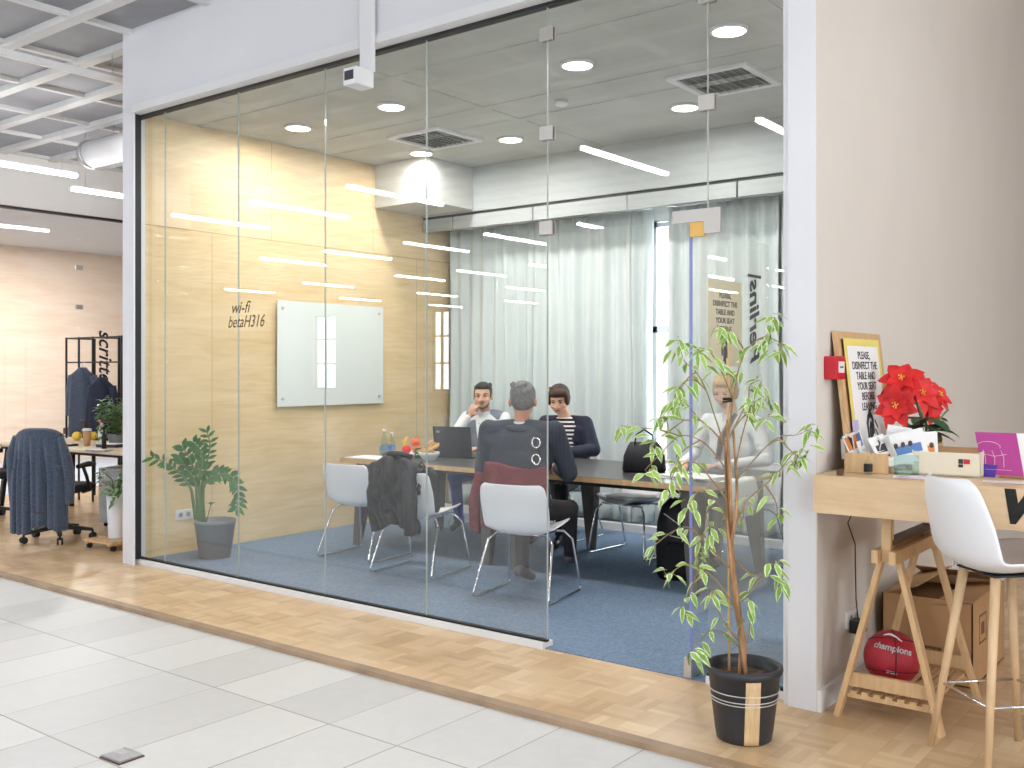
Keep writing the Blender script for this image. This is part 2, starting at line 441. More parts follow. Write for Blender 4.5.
def text_mesh(txt, size, shear=0, align='CENTER', extrude=.0005, bold=0, spacing=1, line=1):
    cu = bpy.data.curves.new('t', 'FONT'); cu.body = txt; cu.size = size; cu.shear = shear; cu.align_x = align
    cu.extrude = extrude; cu.offset = bold; cu.space_character = spacing; cu.space_line = line
    o = bpy.data.objects.new('t', cu); C.objects.link(o)
    dg = bpy.context.evaluated_depsgraph_get()
    me = bpy.data.meshes.new_from_object(o.evaluated_get(dg))
    bpy.data.objects.remove(o); bpy.data.curves.remove(cu)
    return me
def lettering(name, txt, size, origin, right, up, m, parent=None, **k):
    sx = k.pop('sx', 1)
    me = text_mesh(txt, size, **k)
    r = V(right).normalized(); u = V(up).normalized(); n = r.cross(u); off = V(origin)-(parent.location if parent is not None else V())
    for v in me.vertices: v.co = off+r*v.co.x*sx+u*v.co.y+n*v.co.z
    me.materials.clear(); me.materials.append(M[m])
    o = bpy.data.objects.new(name, me); C.objects.link(o)
    if parent is not None: o.parent = parent
    return o

# ================================================================== SETTING
X0, X1, YG, YB = -7.17, -1.745, 4.38, 8.35
struct('floor', MB().box((-32, -16, -.14), (8, 3.53, -.02)), 'tile')
struct('floor_parquet', MB().box((-32, 3.53, -.14), (8, 14, 0)), 'parquet')
struct('floor_carpet', MB().box((X0, YG-.02, 0), (X1, YB, .006)), 'carpet')
struct('trim_1', MB().box((-32, 3.49, -.03), (8, 3.55, .004)), 'edgewood')
struct('wall_front', MB().box((X0, 4.286, 3.53), (-1.64, 4.47, 4.3)), 'lilac')
t2 = MB().box((X0, 4.286, 0), (-7.02, 4.30, 3.53)).box((X0, 4.30, 0), (-7.14, 4.46, 3.53))
struct('trim_2', t2, 'lilac')
struct('trim_3', MB().box((-1.773, 4.286, 0), (-1.645, 4.46, 4.0)).box((-1.80, 4.30, 0), (-1.773, 4.44, 3.47)), 'lilac')
struct('trim_4', MB().box((-7.02, 4.27, 3.475), (-1.80, 4.44, 3.53)), 'white')
struct('trim_5', MB().box((-7.15, 4.355, 3.455), (-1.80, 4.405, 3.475)).box((-7.032, 4.30, .04), (-7.02, 4.352, 3.47)), 'black')
struct('trim_6', MB().box((-7.15, 4.336, 0), (-3.164, 4.43, .034)).box((-2.21, 4.35, 0), (-1.80, 4.41, .034)), 'white')
struct('trim_7', MB().box((-7.15, 4.365, .034), (-3.164, 4.395, .046)).box((-2.21, 4.365, .034), (-1.80, 4.395, .046)), 'black')
struct('wall_left', MB().box((-7.27, 4.46, 0), (X0, 8.4, 4.2)), 'ply')
struct('wall_courtyard', MB().box((-7.25, 8.4, 0), (-7.2, 14, 4.3)), 'hallwall')
struct('ceiling_room', MB().box((X0, 4.44, 3.53), (X1, YB, 3.6)), 'room_ceiling')
struct('wall_bulkhead', MB().box((X0, 7.68, 3.09), (X1, YB, 3.53)), 'soffit')
duct = struct('ceiling_duct_casing', MB().box((X0, 7.0, 3.106), (-6.47, 7.68, 3.53), bev=.006), 'duct')
# ceiling seams: shallow battens cast across the room's soffit
bat = MB()
for y in (4.95, 5.95, 6.4): bat.box((X0, y, 3.525), (X1, y+.1, 3.53))
for x in (-5.0, -2.35): bat.box((x, 4.5, 3.526), (x+.09, 7.68, 3.53))
struct('trim_8', bat, 'room_ceiling')
wb = MB()
gx0, gx1 = -4.75, -4.25
wb.box((X0, YB-.1, 0), (gx0, YB, 3.09)).box((gx1, YB-.1, 0), (X1, YB, 3.09)).box((gx0, YB-.1, 0), (gx1, YB, .5)).box((gx0, YB-.1, 2.9), (gx1, YB, 3.09))
struct('wall_back', wb, 'hallwall')
w9 = struct('window_9', MB().box((gx0, YB-.09, .5), (gx0+.05, YB-.02, 2.9)).box((gx1-.05, YB-.09, .5), (gx1, YB-.02, 2.9)).box((gx0, YB-.09, 1.85), (gx1, YB-.02, 1.91)).box((gx0, YB-.09, .5), (gx1, YB-.02, .56)).box((gx0, YB-.09, 2.84), (gx1, YB-.02, 2.9)), 'steel')
struct('baseboard_back', MB().box((X0, 7.95, .006), (X1, 8.02, .075)), 'white')
tr = MB().box((X0, 7.70, 3.062), (X1, 7.76, 3.09)); struct('trim_9', tr, 'black')
pel = MB()
ex = [X0, -6.75, -5.73, -4.68, -3.62, -2.6, X1]
for a, b in zip(ex, ex[1:]): pel.box((a+.008, 7.69, 2.935), (b-.008, 7.73, 3.062))
struct('trim_10', pel, 'soffit')
struct('wall_right', MB().box((-1.74, 4.46, 0), (-1.64, 14, 5.3)).box((-1.645, 4.289, 0), (-1.64, 4.46, 5.3)), 'beige')
struct('wall_beam', MB().box((-1.74, -16, 4.0), (-1.64, 4.28, 5.3)), 'beige')
struct('baseboard_right', MB().box((-1.64, 4.289, 0), (-1.622, 14, .095)), 'white')
# hall shell
hw = MB(); WIN = [(-28.6, -27.4), (-22.7, -21.9), (-14.4, -13), (-6.2, -4.4), (-.6, 1.4), (2.6, 4.6)]
xs = [-32]
for a, b in WIN:
    hw.box((xs[-1], -16.2, -.1), (a, -16, 5.3)); hw.box((a, -16.2, -.1), (b, -16, .8)); hw.box((a, -16.2, 3.5), (b, -16, 5.3)); xs.append(b)
hw.box((xs[-1], -16.2, -.1), (8, -16, 5.3)); struct('wall_hall_rear', hw, 'hallwall')
for i, (a, b) in enumerate(WIN):
    w = MB(); m_ = (a+b)/2
    for q in ((a, a+.06), (m_-.03, m_+.03), (b-.06, b)): w.box((q[0], -16.16, .8), (q[1], -16.08, 3.5))
    for z in (.8, 1.7, 2.6, 3.44): w.box((a, -16.16, z), (b, -16.08, z+.06))
    struct('window_%d' % (i+1), w, 'blacksteel')
hr = MB()
for a, b, h0, h1 in ((-16, -6.5, 0, 0), (-6.5, -3, .8, 3.6), (-3, -1.5, 0, 0), (-1.5, 2, .8, 3.6), (2, 14, 0, 0)):
    if h1: hr.box((8, a, -.1), (8.2, b, h0)).box((8, a, h1), (8.2, b, 5.3))
    else: hr.box((8, a, -.1), (8.2, b, 5.3))
struct('wall_hall_right', hr, 'hallwall')
struct('wall_hall_left', MB().box((-32.2, -16, -.1), (-32, 14, 5.3)), 'hallwall')
struct('wall_hall_far', MB().box((-32, 14, -.1), (-7.17, 14.2, 5.3)).box((-1.74, 14, -.1), (8, 14.2, 5.3)), 'hallwall')
struct('ceiling', MB().box((-32, -16, 4.125), (-1.74, 8.4, 4.3)).box((-32, 8.4, 4.125), (-7.17, 14, 4.3)), 'coffer')
struct('ceiling_high', MB().box((-1.74, -16, 5.2), (8, 14, 5.3)), 'hallwall')
rb = MB(); y = 3.84-.61*32
while y < 13.5: rb.box((-32, y-.05, 4.07), (-1.74 if y < 8.2 else -7.2, y+.05, 4.14)); y += .61
x = -7.07-1.0*24
while x < -1.9: rb.box((x-.028, -16, 4.088), (x+.028, 14 if x < -7.2 else 8.3, 4.2)); x += 1.0
struct('ceiling_ribs', rb, 'rib')

# far glass office across the hall
struct('wall_far_header', MB().box((-12.25, .5, 3.47), (-12.1, 12, 4.2)), 'hallwall')
struct('trim_11', MB().box((-12.2, .5, 3.44), (-12.12, 12, 3.47)), 'black')
struct('wall_far_plywood', MB().box((-16.2, .5, 0), (-16.0, 14, 4.2)), 'ply_far')
struct('wall_far_return', MB().box((-16.0, 6.2, 0), (-15.2, 6.4, 3.47)), 'ply_far')
struct('ceiling_far_office', MB().box((-16.0, .5, 3.47), (-12.25, 12, 3.52)), 'hallwall')
struct('floor_far_office', MB().box((-16.0, .5, 0), (-12.1, 12, .006)), mat('pale_carpet', (196, 204, 220), .9))
gf = MB()
ys = [.5, 1.6, 2.6, 3.6, 4.6, 5.64, 6.66, 7.7, 8.7, 9.7, 10.7, 12]
for a, b in zip(ys, ys[1:]): gf.box((-12.165, a+.003, .02), (-12.153, b-.003, 3.44))
gfo = struct('window_10', gf, 'glass')
cl = MB()
for y in (6.66,):
    for z in (2.3, 2.8): cl.cbox((-12.15, y, z), (.03, .09, .06))
cl.build('glass_clip', 'clip', gfo)
lettering('lettering', 'scritte', .26, (-12.14, 6.93, 2.02), (0, 0, -1), (0, 1, 0), 'ink', gfo, shear=.3, align='LEFT', bold=.004)

# meeting-room glazing: every fixed pane is a window, the open leaf is a door
panes = [(-7.135, -6.74), (-6.74, -5.845), (-5.845, -4.94), (-4.94, -4.049), (-4.049, -3.164)]
for i, (a, b) in enumerate(panes):
    o = struct('window_%d' % (11+i), MB().box((a+.002, 4.374, .046), (b-.002, 4.386, 3.455)), 'glass')
    if i == 2 or i == 1: pass
    if i == 4:
        rg = MB()
        for z in (1.105, 1.015):
            ring = []
            for k in range(25):
                a_ = 2*pi*k/24; ring.append((-3.235+.027*cos(a_), 4.371, z+.027*sin(a_)))
            rg.tube(ring, .004, 6, cap=False)
        rg.build('door_pull_ring', 'chrome', o)
struct('window_16', MB().box((-3.160, 4.374, 2.235), (-2.217, 4.386, 3.455)), 'glass')
struct('window_17', MB().box((-2.209, 4.374, .046), (-1.80, 4.386, 3.455)), 'glass')
# polished seams between panes
for i, xx in enumerate((-6.74, -5.845, -4.94, -4.049, -3.164, -2.213)):
    z0 = 2.235 if i == 5 else .046
    struct('trim_%d' % (12+i), MB().box((xx-.0013, 4.374, z0), (xx+.0013, 4.386, 3.455)), mat('seam_sealant', (170, 176, 172), .3) if i == 0 else bpy.data.materials['seam_sealant'])
cp = thing('glass_clip', 'small square metal clip on the glass seam left of the doorway, topmost of three', 'clip', (-3.164, 4.38, 3.31), 0, 'square clips on the glass seams')
def clipmb(): return MB().cbox((0, -.014, 0), (.085, .014, .075), bev=.002).cbox((0, .014, 0), (.085, .014, .075), bev=.002)
clipmb().build('plate', 'clip', cp)
MB().cbox((0, 0, 0), (.075, .02, .065)).build('clamp_core', 'blacksteel', cp)
dup(cp, (-3.164, 4.38, 2.775), 0, 'small square metal clip on the glass seam left of the doorway, middle of three')
dup(cp, (-3.164, 4.38, 2.265), 0, 'small square metal clip on the glass seam left of the doorway, at door-head height')
dup(cp, (-2.213, 4.38, 2.785), 0, 'square metal clip on the glass seam above the open door, lower one')
dup(cp, (-2.213, 4.38, 3.30), 0, 'square metal clip on the glass seam above the open door, near the top frame')

# open glass door with hinge fittings, poster and lettering on it
dr = struct('door_1', MB().box((-2.319, 4.40, .03), (-2.307, 5.31, 2.20)), 'glass')
MB().box((-2.320, 4.394, .03), (-2.306, 4.400, 2.20)).build('edge_strip', 'door_edge', dr)
MB().box((-2.334, 4.36, .005), (-2.292, 4.52, .10), bev=.003).build('floor_pivot', 'steel', dr)
MB().prism([V((-2.39, 4.352, 2.215)), V((-2.22, 4.352, 2.215)), V((-2.22, 4.352, 2.155)), V((-2.135, 4.352, 2.155)), V((-2.135, 4.352, 2.275)), V((-2.39, 4.352, 2.275))], (0, .014, 0)).build('hinge_plate', 'clip', dr)
MB().cbox((-2.262, 4.375, 2.18), (.075, .03, .07), bev=.002).build('lock_plate', 'brass', dr)
pt = struct('x', MB().cbox((-2.303, 4.75, 1.74), (.002, .39, .44)), 'tanpaper'); pt.name = 'disinfection_poster'; del pt['kind']
tag(pt, 'kraft yellow disinfection notice with black lettering taped to the open glass door', 'poster')
def notice(par, origin, right, up, W, col):
    k = W/.375
    rows = ['PLEASE,', 'DISINFECT THE', 'TABLE AND', 'YOUR SEAT', 'BEFORE', 'LEAVING']
    o = V(origin); u = V(up).normalized()
    for i, r in enumerate(rows):
        lettering('lettering', r, .043*k, o-u*(.0475*k*i), right, up, col, par, bold=.0008, sx=1.05)
def handprint(par, origin, right, up, S, col):
    r = V(right).normalized(); u = V(up).normalized(); o = V(origin)-par.location; n = r.cross(u)*.0012
    mb = MB()
    def stroke(pts, w):
        for (a, b), (c, d) in zip(pts, pts[1:]):
            p = o+r*a*S+u*b*S; q = o+r*c*S+u*d*S
            s_ = (q-p).normalized().cross(r.cross(u))*w*S/2; e = (q-p).normalized()*w*S*.3
            mb.prism([p-e-s_, q+e-s_, q+e+s_, p-e+s_], n)
    for pts, w in (([(-.3, -.1), (-.32, .25), (-.22, .42), (0, .5), (.12, .35), (.14, -.2)], .13), ([(-.12, -.35), (-.14, .1), (-.05, .25), (.02, .1), (0, -.45)], .12),
                   ([(-.22, .4), (0, .62)], .12), ([(.3, .32), (.48, .12)], .06), ([(.28, .06), (.45, -.12)], .06), ([(.28, -.16), (.4, -.32)], .06)):
        stroke(pts, w)
    mb.build('hand_print', col, par)
notice(pt, (-2.3015, 4.75, 1.87), (0, 1, 0), (0, 0, 1), .34, 'ink')
handprint(pt, (-2.3015, 4.75, 1.59), (0, 1, 0), (0, 0, 1), .12, 'darkprint')
lettering('lettering', 'Berlins', .165, (-2.303, 5.055, 1.525), (0, 0, 1), (0, 1, 0), 'ink', dr, shear=.3, align='LEFT', bold=.004)
MB().cbox((-2.303, 5.11, 2.01), (.001, .17, .016)).build('bar_mark', 'ink', dr)
wf = lettering('wifi_lettering', 'wi-fi', .12, (-5.925, 4.372, 1.90), (1, 0, 0), (0, 0, 1), 'inkpale', shear=.35, align='LEFT')
me2 = lettering('lettering', 'betaH316', .12, (-5.96, 4.372, 1.80), (1, 0, 0), (0, 0, 1), 'inkpale', wf, shear=.35, align='LEFT', sx=.85)
tag(wf, 'small brown slanted wi-fi lettering stuck on the glass beside the whiteboard', 'lettering')

# ------------------------------------------------------------------ ceiling fittings
dl = thing('downlight', 'x', 'ceiling light', (-6.54, 5.5, 3.53), 0, 'round downlights in the meeting room ceiling')
MB().lathe([(.118, 0), (.118, -.014), (.098, -.018), (.098, -.004)], seg=32).build('trim_ring', 'white', dl)
MB().lathe([(.097, -.012), (.097, -.0165)], seg=32).build('diffuser', 'down', dl)
dn = [((-6.54, 5.5), 'round lit downlight in the front row, nearest the plywood wall'), ((-5.45, 5.5), 'round lit downlight in the front row, second from the plywood wall'),
      ((-3.73, 5.5), 'round lit downlight in the front row, above the grey-haired man'), ((-2.64, 5.5), 'round lit downlight in the front row, nearest the beige wall and largest'),
      ((-6.4, 6.85), 'round lit downlight in the back row, against the boxed-in duct'), ((-5.4, 6.92), 'round lit downlight in the back row, between the two air vents'),
      ((-3.68, 6.9), 'round lit downlight in the back row, left of the right-hand air vent')]
for i, ((x, y), lb) in enumerate(dn):
    if i == 0: dl['label'] = lb
    else: dup(dl, (x, y, 3.53), 0, lb)
    ld = bpy.data.lights.new('downlight_lamp', 'AREA'); ld.shape = 'DISK'; ld.size = .18; ld.energy = 14; ld.color = (1, .97, .94)
    lo = bpy.data.objects.new('downlight_lamp', ld); C.objects.link(lo); lo.location = (x, y, 3.505)
vt = thing('ceiling_vent', 'square louvred air vent in the ceiling near the boxed-in duct', 'air vent', (-5.91, 6.5, 3.53), 0, 'square air vents')
fr = MB()
for a, b in (((-.3, -.3), (.3, -.25)), ((-.3, .25), (.3, .3)), ((-.3, -.25), (-.25, .25)), ((.25, -.25), (.3, .25))): fr.box((*a, -.02), (*b, 0))
fr.build('frame', 'white', vt)
MB().box((-.25, -.25, -.004), (.25, .25, 0)).build('backing', 'ventdark', vt)
sl = MB()
for i in range(8):
    x = -.21+.06*i; sl.bar((x, -.25, -.012), (x, .25, -.012), .034, .003, up=(.6, 0, .8))
sl.build('slats', 'clip', vt)
dup(vt, (-3.13, 6.44, 3.53), 0, 'square louvred air vent in the ceiling above the open door')
sd = thing('smoke_detector', 'small white smoke detector on the ceiling beside the glass seam', 'smoke detector', (-4.35, 6.2, 3.53))
MB().lathe([(.05, 0), (.052, -.02), (.035, -.035), (0.001, -.038)], seg=20).build('housing', 'white', sd)
sc = thing('people_counter', 'white strip with small boxed sensor hanging on the header above the glass', 'sensor', (-4.42, 4.24, 3.2))
MB().box((-.055, .0, .10), (.055, .028, .98), bev=.004).build('cable_cover', 'white', sc)
MB().box((-.06, -.13, 0), (.05, .02, .105), bev=.01).build('sensor_box', 'white', sc)
MB().box((-.045, -.133, .03), (.03, -.129, .085)).build('lens_window', 'darkprint', sc)

# linear LED lamps of the hall
lm = thing('linear_lamp', 'x', 'ceiling light', (0, 0, 3.47), 0, 'linear lamps hung in the hall')
MB().box((-.016, -.75, .034), (.016, .75, .055)).build('housing', 'white', lm)
MB().box((-.021, -.75, 0), (.021, .75, .034)).build('diffuser', 'led', lm)
MB().tube([(0, -.6, .05), (0, -.6, .68)], .002, 5).build('wire', 'steel', lm)
MB().tube([(0, .6, .05), (0, .6, .68)], .002, 5).build('wire', 'steel', lm)
lm.location = (-9.72, 4.55, 3.45); lm['label'] = 'lit linear lamp over the office desks, nearer and larger of the two'
dup(lm, (-10.45, 6.4, 3.45), 0, 'lit linear lamp over the office desks, farther and partly behind the white post')
ROWS = [.62, -3.18, -6.95, -10.7, -14.3]; COLS = [-3.3, -4.95, -7.97, -9.6, -11.2, -13.0, -14.7, -1.9, -17.6, -20.5]
for j, yy in enumerate(ROWS):
    for i, xx in enumerate(COLS):
        if (j, i) in ((0, 6), (0, 5), (0, 8), (0, 9), (1, 8), (1, 9), (3, 7), (4, 7), (4, 0), (3, 0)): continue
        dup(lm, (xx+(.4 if j == 1 else 0), yy, 3.45), 0, 'lit linear lamp hung in the hall, seen only mirrored in the glass', 'linear lamps mirrored in the meeting room glass')
for k, (xx, yy) in enumerate(((1.2, 1.0), (1.2, 5.2), (3.6, 3.2), (3.6, 7.6))):  # extra lamps out of view, put in to lift the beige wall
    q = dup(lm, (xx, yy, 3.45), 0, 'unseen linear lamp added on the right to brighten the beige wall', 'unseen linear lamps added for the beige wall')
ul = thing('unlit_lamp_rail', 'thin unlit white rail hanging below the coffered ceiling', 'lamp rail', (-7.6, 3.85, 3.85))
MB().box((-.03, -1.0, 0), (.03, .95, .05), bev=.004).build('rail', 'white', ul)
MB().tube([(0, .6, .05), (0, .6, .22)], .004, 5).build('wire', 'steel', ul)
MB().tube([(0, -.6, .05), (0, -.6, .22)], .004, 5).build('wire', 'steel', ul)
pp = thing('ventilation_pipe', 'round white ventilation pipe under the coffered ceiling', 'pipe', (-9, 5.75, 3.83))
MB().tube([(-1.25, 0, 0), (1.72, 0, 0)], .145, 24).build('pipe', 'white', pp)
MB().tube([(-1.27, 0, 0), (-1.2, 0, 0)], .155, 24).build('end_collar', 'steel', pp)
MB().tube([(.2, 0, 0), (.24, 0, 0)], .15, 24).build('joint_collar', 'steel', pp)
MB().tube([(-.8, 0, .14), (-.8, 0, .3)], .006, 6).build('hanger', 'steel', pp)

# ------------------------------------------------------------------ curtains
def curtain(x0, x1, amp, per, ph, label, y=7.98):
    L = x1-x0; n = int(L/.012)
    def f(u, v):
        x = x0+u*L; z = .09+(2.98-.09)*v
        k = .55+.45*(1-v)+.1*sin(7*x+3*v)
        yy = y+amp*k*sin(2*pi*x/per+ph+.25*sin(3*x)+.15*v)+.25*amp*sin(2*pi*x/(per*2.3)+ph*2)
        return V((x+.012*sin(5*v+9*x), yy+.1, z))
    o = thing('curtain', label, 'curtain', ((x0+x1)/2, y, .09), 0, 'pale curtains along the window wall')
    MB().grid(f, n, 26).build('drape', 'curtain', o, world=True, solid=.004)
    MB().box((x0, y+.06, 2.985), (x1, y+.12, 3.01)).build('heading_track', 'white', o, world=True)
curtain(-7.1, -6.0, .045, .15, .3, 'pale curtain panel nearest the plywood wall')
curtain(-6.0, -4.85, .042, .155, 1.2, 'pale curtain panel behind the seated grey-haired man')
curtain(-4.84, -4.66, .05, .12, .2, 'narrow bunched pale curtain just left of the window gap')
curtain(-4.48, -3.4, .045, .15, 2.2, 'pale curtain panel right of the window gap')
curtain(-3.4, -1.85, .05, .17, .9, 'pale curtain panel nearest the beige wall')

# whiteboard, socket
wbd = thing('whiteboard', 'white glass board with corner standoffs on the plywood wall', 'whiteboard', (X0+.03, 6.42, 1.17))
MB().box((0, -.66, 0), (.008, .66, .955), bev=.002).build('glass_sheet', 'board', wbd)
for y in (-.6, .6):
    for z in (.07, .885):
        MB().tube([(-.028, y, z), (.016, y, z)], .014, 12).build('standoff', 'steel', wbd)
def socket(loc, rz, label, n=2, grp=None):
    s = thing('wall_socket', label, 'socket', loc, rz, grp)
    MB().box((-.002, -.04*n, -.04), (.009, .04*n, .04), bev=.002).build('plate', 'white', s)
    for i in range(n):
        y = (i-(n-1)/2)*.072
        MB().tube([(.009, y, 0), (.0105, y, 0)], .02, 16).build('insert', 'clip', s)
    return s
socket((X0+.002, 4.83, .315), 0, 'white double socket low on the plywood wall by the potted plant')

# ================================================================== MEETING ROOM FURNITURE
def shell_fn(prof, curl=.05):
    # prof: list of (y, z, halfwidth, upness) from front edge to back top; upness 0 = seat, 1 = back
    def f(u, v):
        t = v*(len(prof)-1); i = min(int(t), len(prof)-2); k = t-i
        p = [a+(b-a)*(k*k*(3-2*k) if 0 else k) for a, b in zip(prof[i], prof[i+1])]
        s_ = (u-.5)*2; c = curl*abs(s_)**2.4
        return V((s_*p[2], p[0]+c*p[3], p[1]+c*(1-p[3])))
    return f
def smooth_prof(p, n=26):
    out = []
    m = len(p)-1
    for q in range(n):
        t = q/(n-1)*m; i = min(int(t), m-1); k = t-i
        P0, P1, P2, P3 = p[max(i-1, 0)], p[i], p[i+1], p[min(i+2, m)]
        out.append(tuple(.5*((2*b)+(-a+c)*k+(2*a-5*b+4*c-d)*k*k+(-a+3*b-3*c+d)*k**3) for a, b, c, d in zip(P0, P1, P2, P3)))
    return out
CH = smooth_prof([(.235, .425, .17, 0), (.20, .445, .215, 0), (.05, .430, .235, 0), (-.10, .415, .235, 0), (-.19, .435, .235, .35), (-.235, .50, .242, .9), (-.262, .60, .246, 1), (-.285, .67, .243, 1), (-.298, .735, .232, 1), (-.30, .758, .20, 1)])
def make_chair(loc, rz, label, frame='chrome', group='white shell chairs on sled bases'):
    t = thing('sled_chair', label, 'chair', loc, rz, group)
    MB().grid(shell_fn(CH), 19, 26).build('seat_shell', 'shell', t, solid=.012, sub=1)
    for s in (-1, 1):
        x = s*.27; xt = s*.19
        MB().tube([(xt*.5, .14, .412), (xt, .15, .412), (s*.235, .18, .36), (x, .235, .04), (x, .235, .018), (x, .21, .010), (x, -.25, .010), (x, -.275, .018), (x, -.275, .04), (s*.235, -.14, .37), (xt, -.10, .412), (xt*.5, -.09, .412)], .0085, 8).build('sled_leg', frame, t)
    MB().box((-.14, -.1, .408), (.14, .15, .42)).build('seat_mount', frame, t)
    return t
ch = make_chair((-5.87, 5.64, .006), radians(4), 'empty white shell chair at the end of the table nearest the plywood wall')
ch2 = dup(ch, (-5.10, 5.47, .006), radians(8), 'white shell chair with a dark quilted jacket over its back')
ch3 = dup(ch, (-4.01, 5.34, .006), radians(11), 'white shell chair the grey-haired man sits on, back towards the glass')
dup(ch, (-6.08, 7.42, .006), radians(180), 'white shell chair under the man in the grey vest')
dup(ch, (-5.16, 7.35, .006), radians(180), 'white shell chair under the person in the navy blazer')
dup(ch, (-4.22, 7.02, .006), radians(176), 'empty white shell chair with papers on its seat, far side of the table')
dup(ch, (-3.38, 7.25, .006), radians(182), 'white shell chair under the fair-haired person behind the tall plant')

def table(x0, x1, label):
    ya, yb = 5.87, 7.07; cx = (x0+x1)/2; cy = (ya+yb)/2
    t = thing('meeting_table', label, 'table', (cx, cy, .006), 0, 'dark tables pushed together')
    hx = (x1-x0)/2; hy = (yb-ya)/2
    MB().box((-hx, -hy, .717), (hx, hy, .744), bev=.003).build('tabletop', ['tabletop'], t)
    e = MB().box((-hx, -hy-.002, .705), (hx, -hy+.012, .742)).box((-hx, hy-.012, .705), (hx, hy+.002, .742)).box((-hx-.002, -hy, .705), (-hx+.012, hy, .742)).box((hx-.012, -hy, .705), (hx+.002, hy, .742))
    e.build('edge_banding', 'wood', t)
    MB().box((-hx+.12, -hy+.12, .665), (hx-.12, -hy+.15, .717)).box((-hx+.12, hy-.15, .665), (hx-.12, hy-.12, .717)).box((-hx+.12, -hy+.12, .665), (-hx+.15, hy-.12, .717)).box((hx-.15, -hy+.12, .665), (hx-.12, hy-.12, .717)).build('apron', 'blacksteel', t)
    for sx in (-1, 1):
        for sy in (-1, 1):
            xa = sx*(hx-.17); y_ = sy*(hy-.16)
            rings = []
            for z, w, o in ((.705, .075, 0), (.4, .055, .03), (0, .030, .07)):
                c = V((xa+sx*o*.6, y_+sy*o*1.2, z))
                rings.append([c+V((a*w, b*w*.8, 0)) for a, b in ((-1, -1), (1, -1), (1, 1), (-1, 1))])
            MB().loft(rings, smooth=False).build('leg', 'tableleg', t)
    return t
table(-6.43, -4.735, 'dark-topped meeting table with wood edge, half nearest the plywood wall')
table(-4.73, -2.98, 'dark-topped meeting table with wood edge, half behind the open doorway')
TZ = .7505

# things on the table
def ontable(x, y): return (x, y, TZ)
lp = thing('laptop', 'open black laptop, its lid towards the glass, in front of the vested man', 'laptop', ontable(-5.62, 6.42), radians(14))
MB().box((-.175, -.0, 0), (.175, .245, .016), bev=.004).build('keyboard_base', 'blackplastic', lp)
MB().box((-.178, -.006, 0), (.178, .004, .262), Matrix.Rotation(radians(10), 3, 'X'), (0, -.004, .012), bev=.003).build('lid', 'screen', lp)
MB().cbox((-.13, -.047, .225), (.035, .004, .018), rot=Matrix.Rotation(radians(10), 3, 'X')).build('emblem', 'clip', lp)
bw = thing('snack_bowl', 'white bowl of bread sticks on the table beside the laptop', 'bowl', ontable(-5.64, 6.13))
MB().lathe([(.045, 0), (.05, .004), (.085, .05), (.09, .07), (.084, .07), (.078, .05), (.03, .012), (.001, .01)], seg=28, cap=False).build('bowl', 'shell', bw)
bs = MB()
for i in range(9):
    a = random.uniform(-.5, .9); c = V((random.uniform(-.03, .03), random.uniform(-.03, .03), .07+.006*i)); d = V((cos(a)*.075, sin(a)*.04, .01*i*.5))
    bs.cap(c-d, c+d, .010, .012, 8)
bs.build('bread_sticks', 'bread', bw, smooth=0)
fp = thing('fruit_plate', 'white plate in the middle of the table holding fruit', 'plate', ontable(-6.10, 6.42))
MB().lathe([(.09, 0), (.15, .016), (.17, .022), (.168, .026), (.1, .01), (.001, .008)], seg=32, cap=False).build('plate', 'shell', fp)
def fruit(name, lb, cat, x, y, z, r, m, grp=None):
    t = thing(name, lb, cat, (-6.10+x, 6.42+y, TZ+z-r), 0, grp)
    MB().ell((0, 0, r), (r, r, r*.93), su=20, sv=14).build('flesh', m, t)
    MB().tube([(0, 0, r*1.85), (.003, 0, r*2.1)], .003, 6).build('stem', 'darkwood', t)
fruit('orange', 'orange fruit on the plate, topmost and right of the bananas', 'fruit', .03, 0, .115, .042, 'orange')
fruit('apple', 'red apple at the front of the fruit plate', 'fruit', -.02, -.06, .052, .04, 'redpetal')
fruit('apple', 'reddish apple on the right side of the fruit plate', 'fruit', .075, -.03, .052, .04, 'orange')
bn = thing('banana', 'yellow banana on the left of the fruit plate', 'fruit', (-6.18, 6.45, TZ+.02))
MB().tube([(-.03, .02, 0.01), (-.045, 0, .05), (-.035, -.01, .1), (.0, -.01, .135)], [.008, .019, .019, .006], 10).build('peel', 'yellow', bn)
def bottle(x, y, h, lb, m='drink', cap='white'):
    t = thing('bottle', lb, 'bottle', ontable(x, y))
    MB().lathe([(.03, 0), (.032, .01), (.032, h*.6), (.014, h*.8), (.013, h*.95)], seg=18).build('body', m, t)
    MB().lathe([(.016, h*.92), (.016, h)], seg=14).build('cap', cap, t)
    MB().lathe([(.0328, h*.2), (.0328, h*.42)], seg=18, cap=False).build('label_band', 'skyblue', t)
bottle(-6.23, 6.2, .235, 'clear water bottle on the table left of the fruit plate')
bottle(-6.28, 6.34, .2, 'smaller clear bottle standing behind the water bottle', 'drink', 'shell')
def glass(x, y, lb, m='drink', h=.1, grp='drinking glasses on the meeting table'):
    t = thing('drinking_glass', lb, 'glass', ontable(x, y), 0, grp)
    MB().lathe([(.028, 0), (.034, h), (.032, h), (.026, .008), (.001, .008)], seg=20, cap=False).build('tumbler', m, t)
glass(-6.15, 6.1, 'clear drinking glass on the table in front of the water bottle')
glass(-5.83, 6.2, 'small green drinking glass between fruit plate and bowl', 'teal', .09)
pp_ = MB()
for i in range(3): pp_.box((-.2+.01*i, -.11+.02*i, .002*i), (.2+.01*i, .10+.02*i, .002*i+.0018), Matrix.Rotation(.05*i, 3, 'Z'), None)
tr_ = thing('paper_tray', 'flat white tray of napkins at the plywood end of the table', 'tray', ontable(-6.18, 5.99))
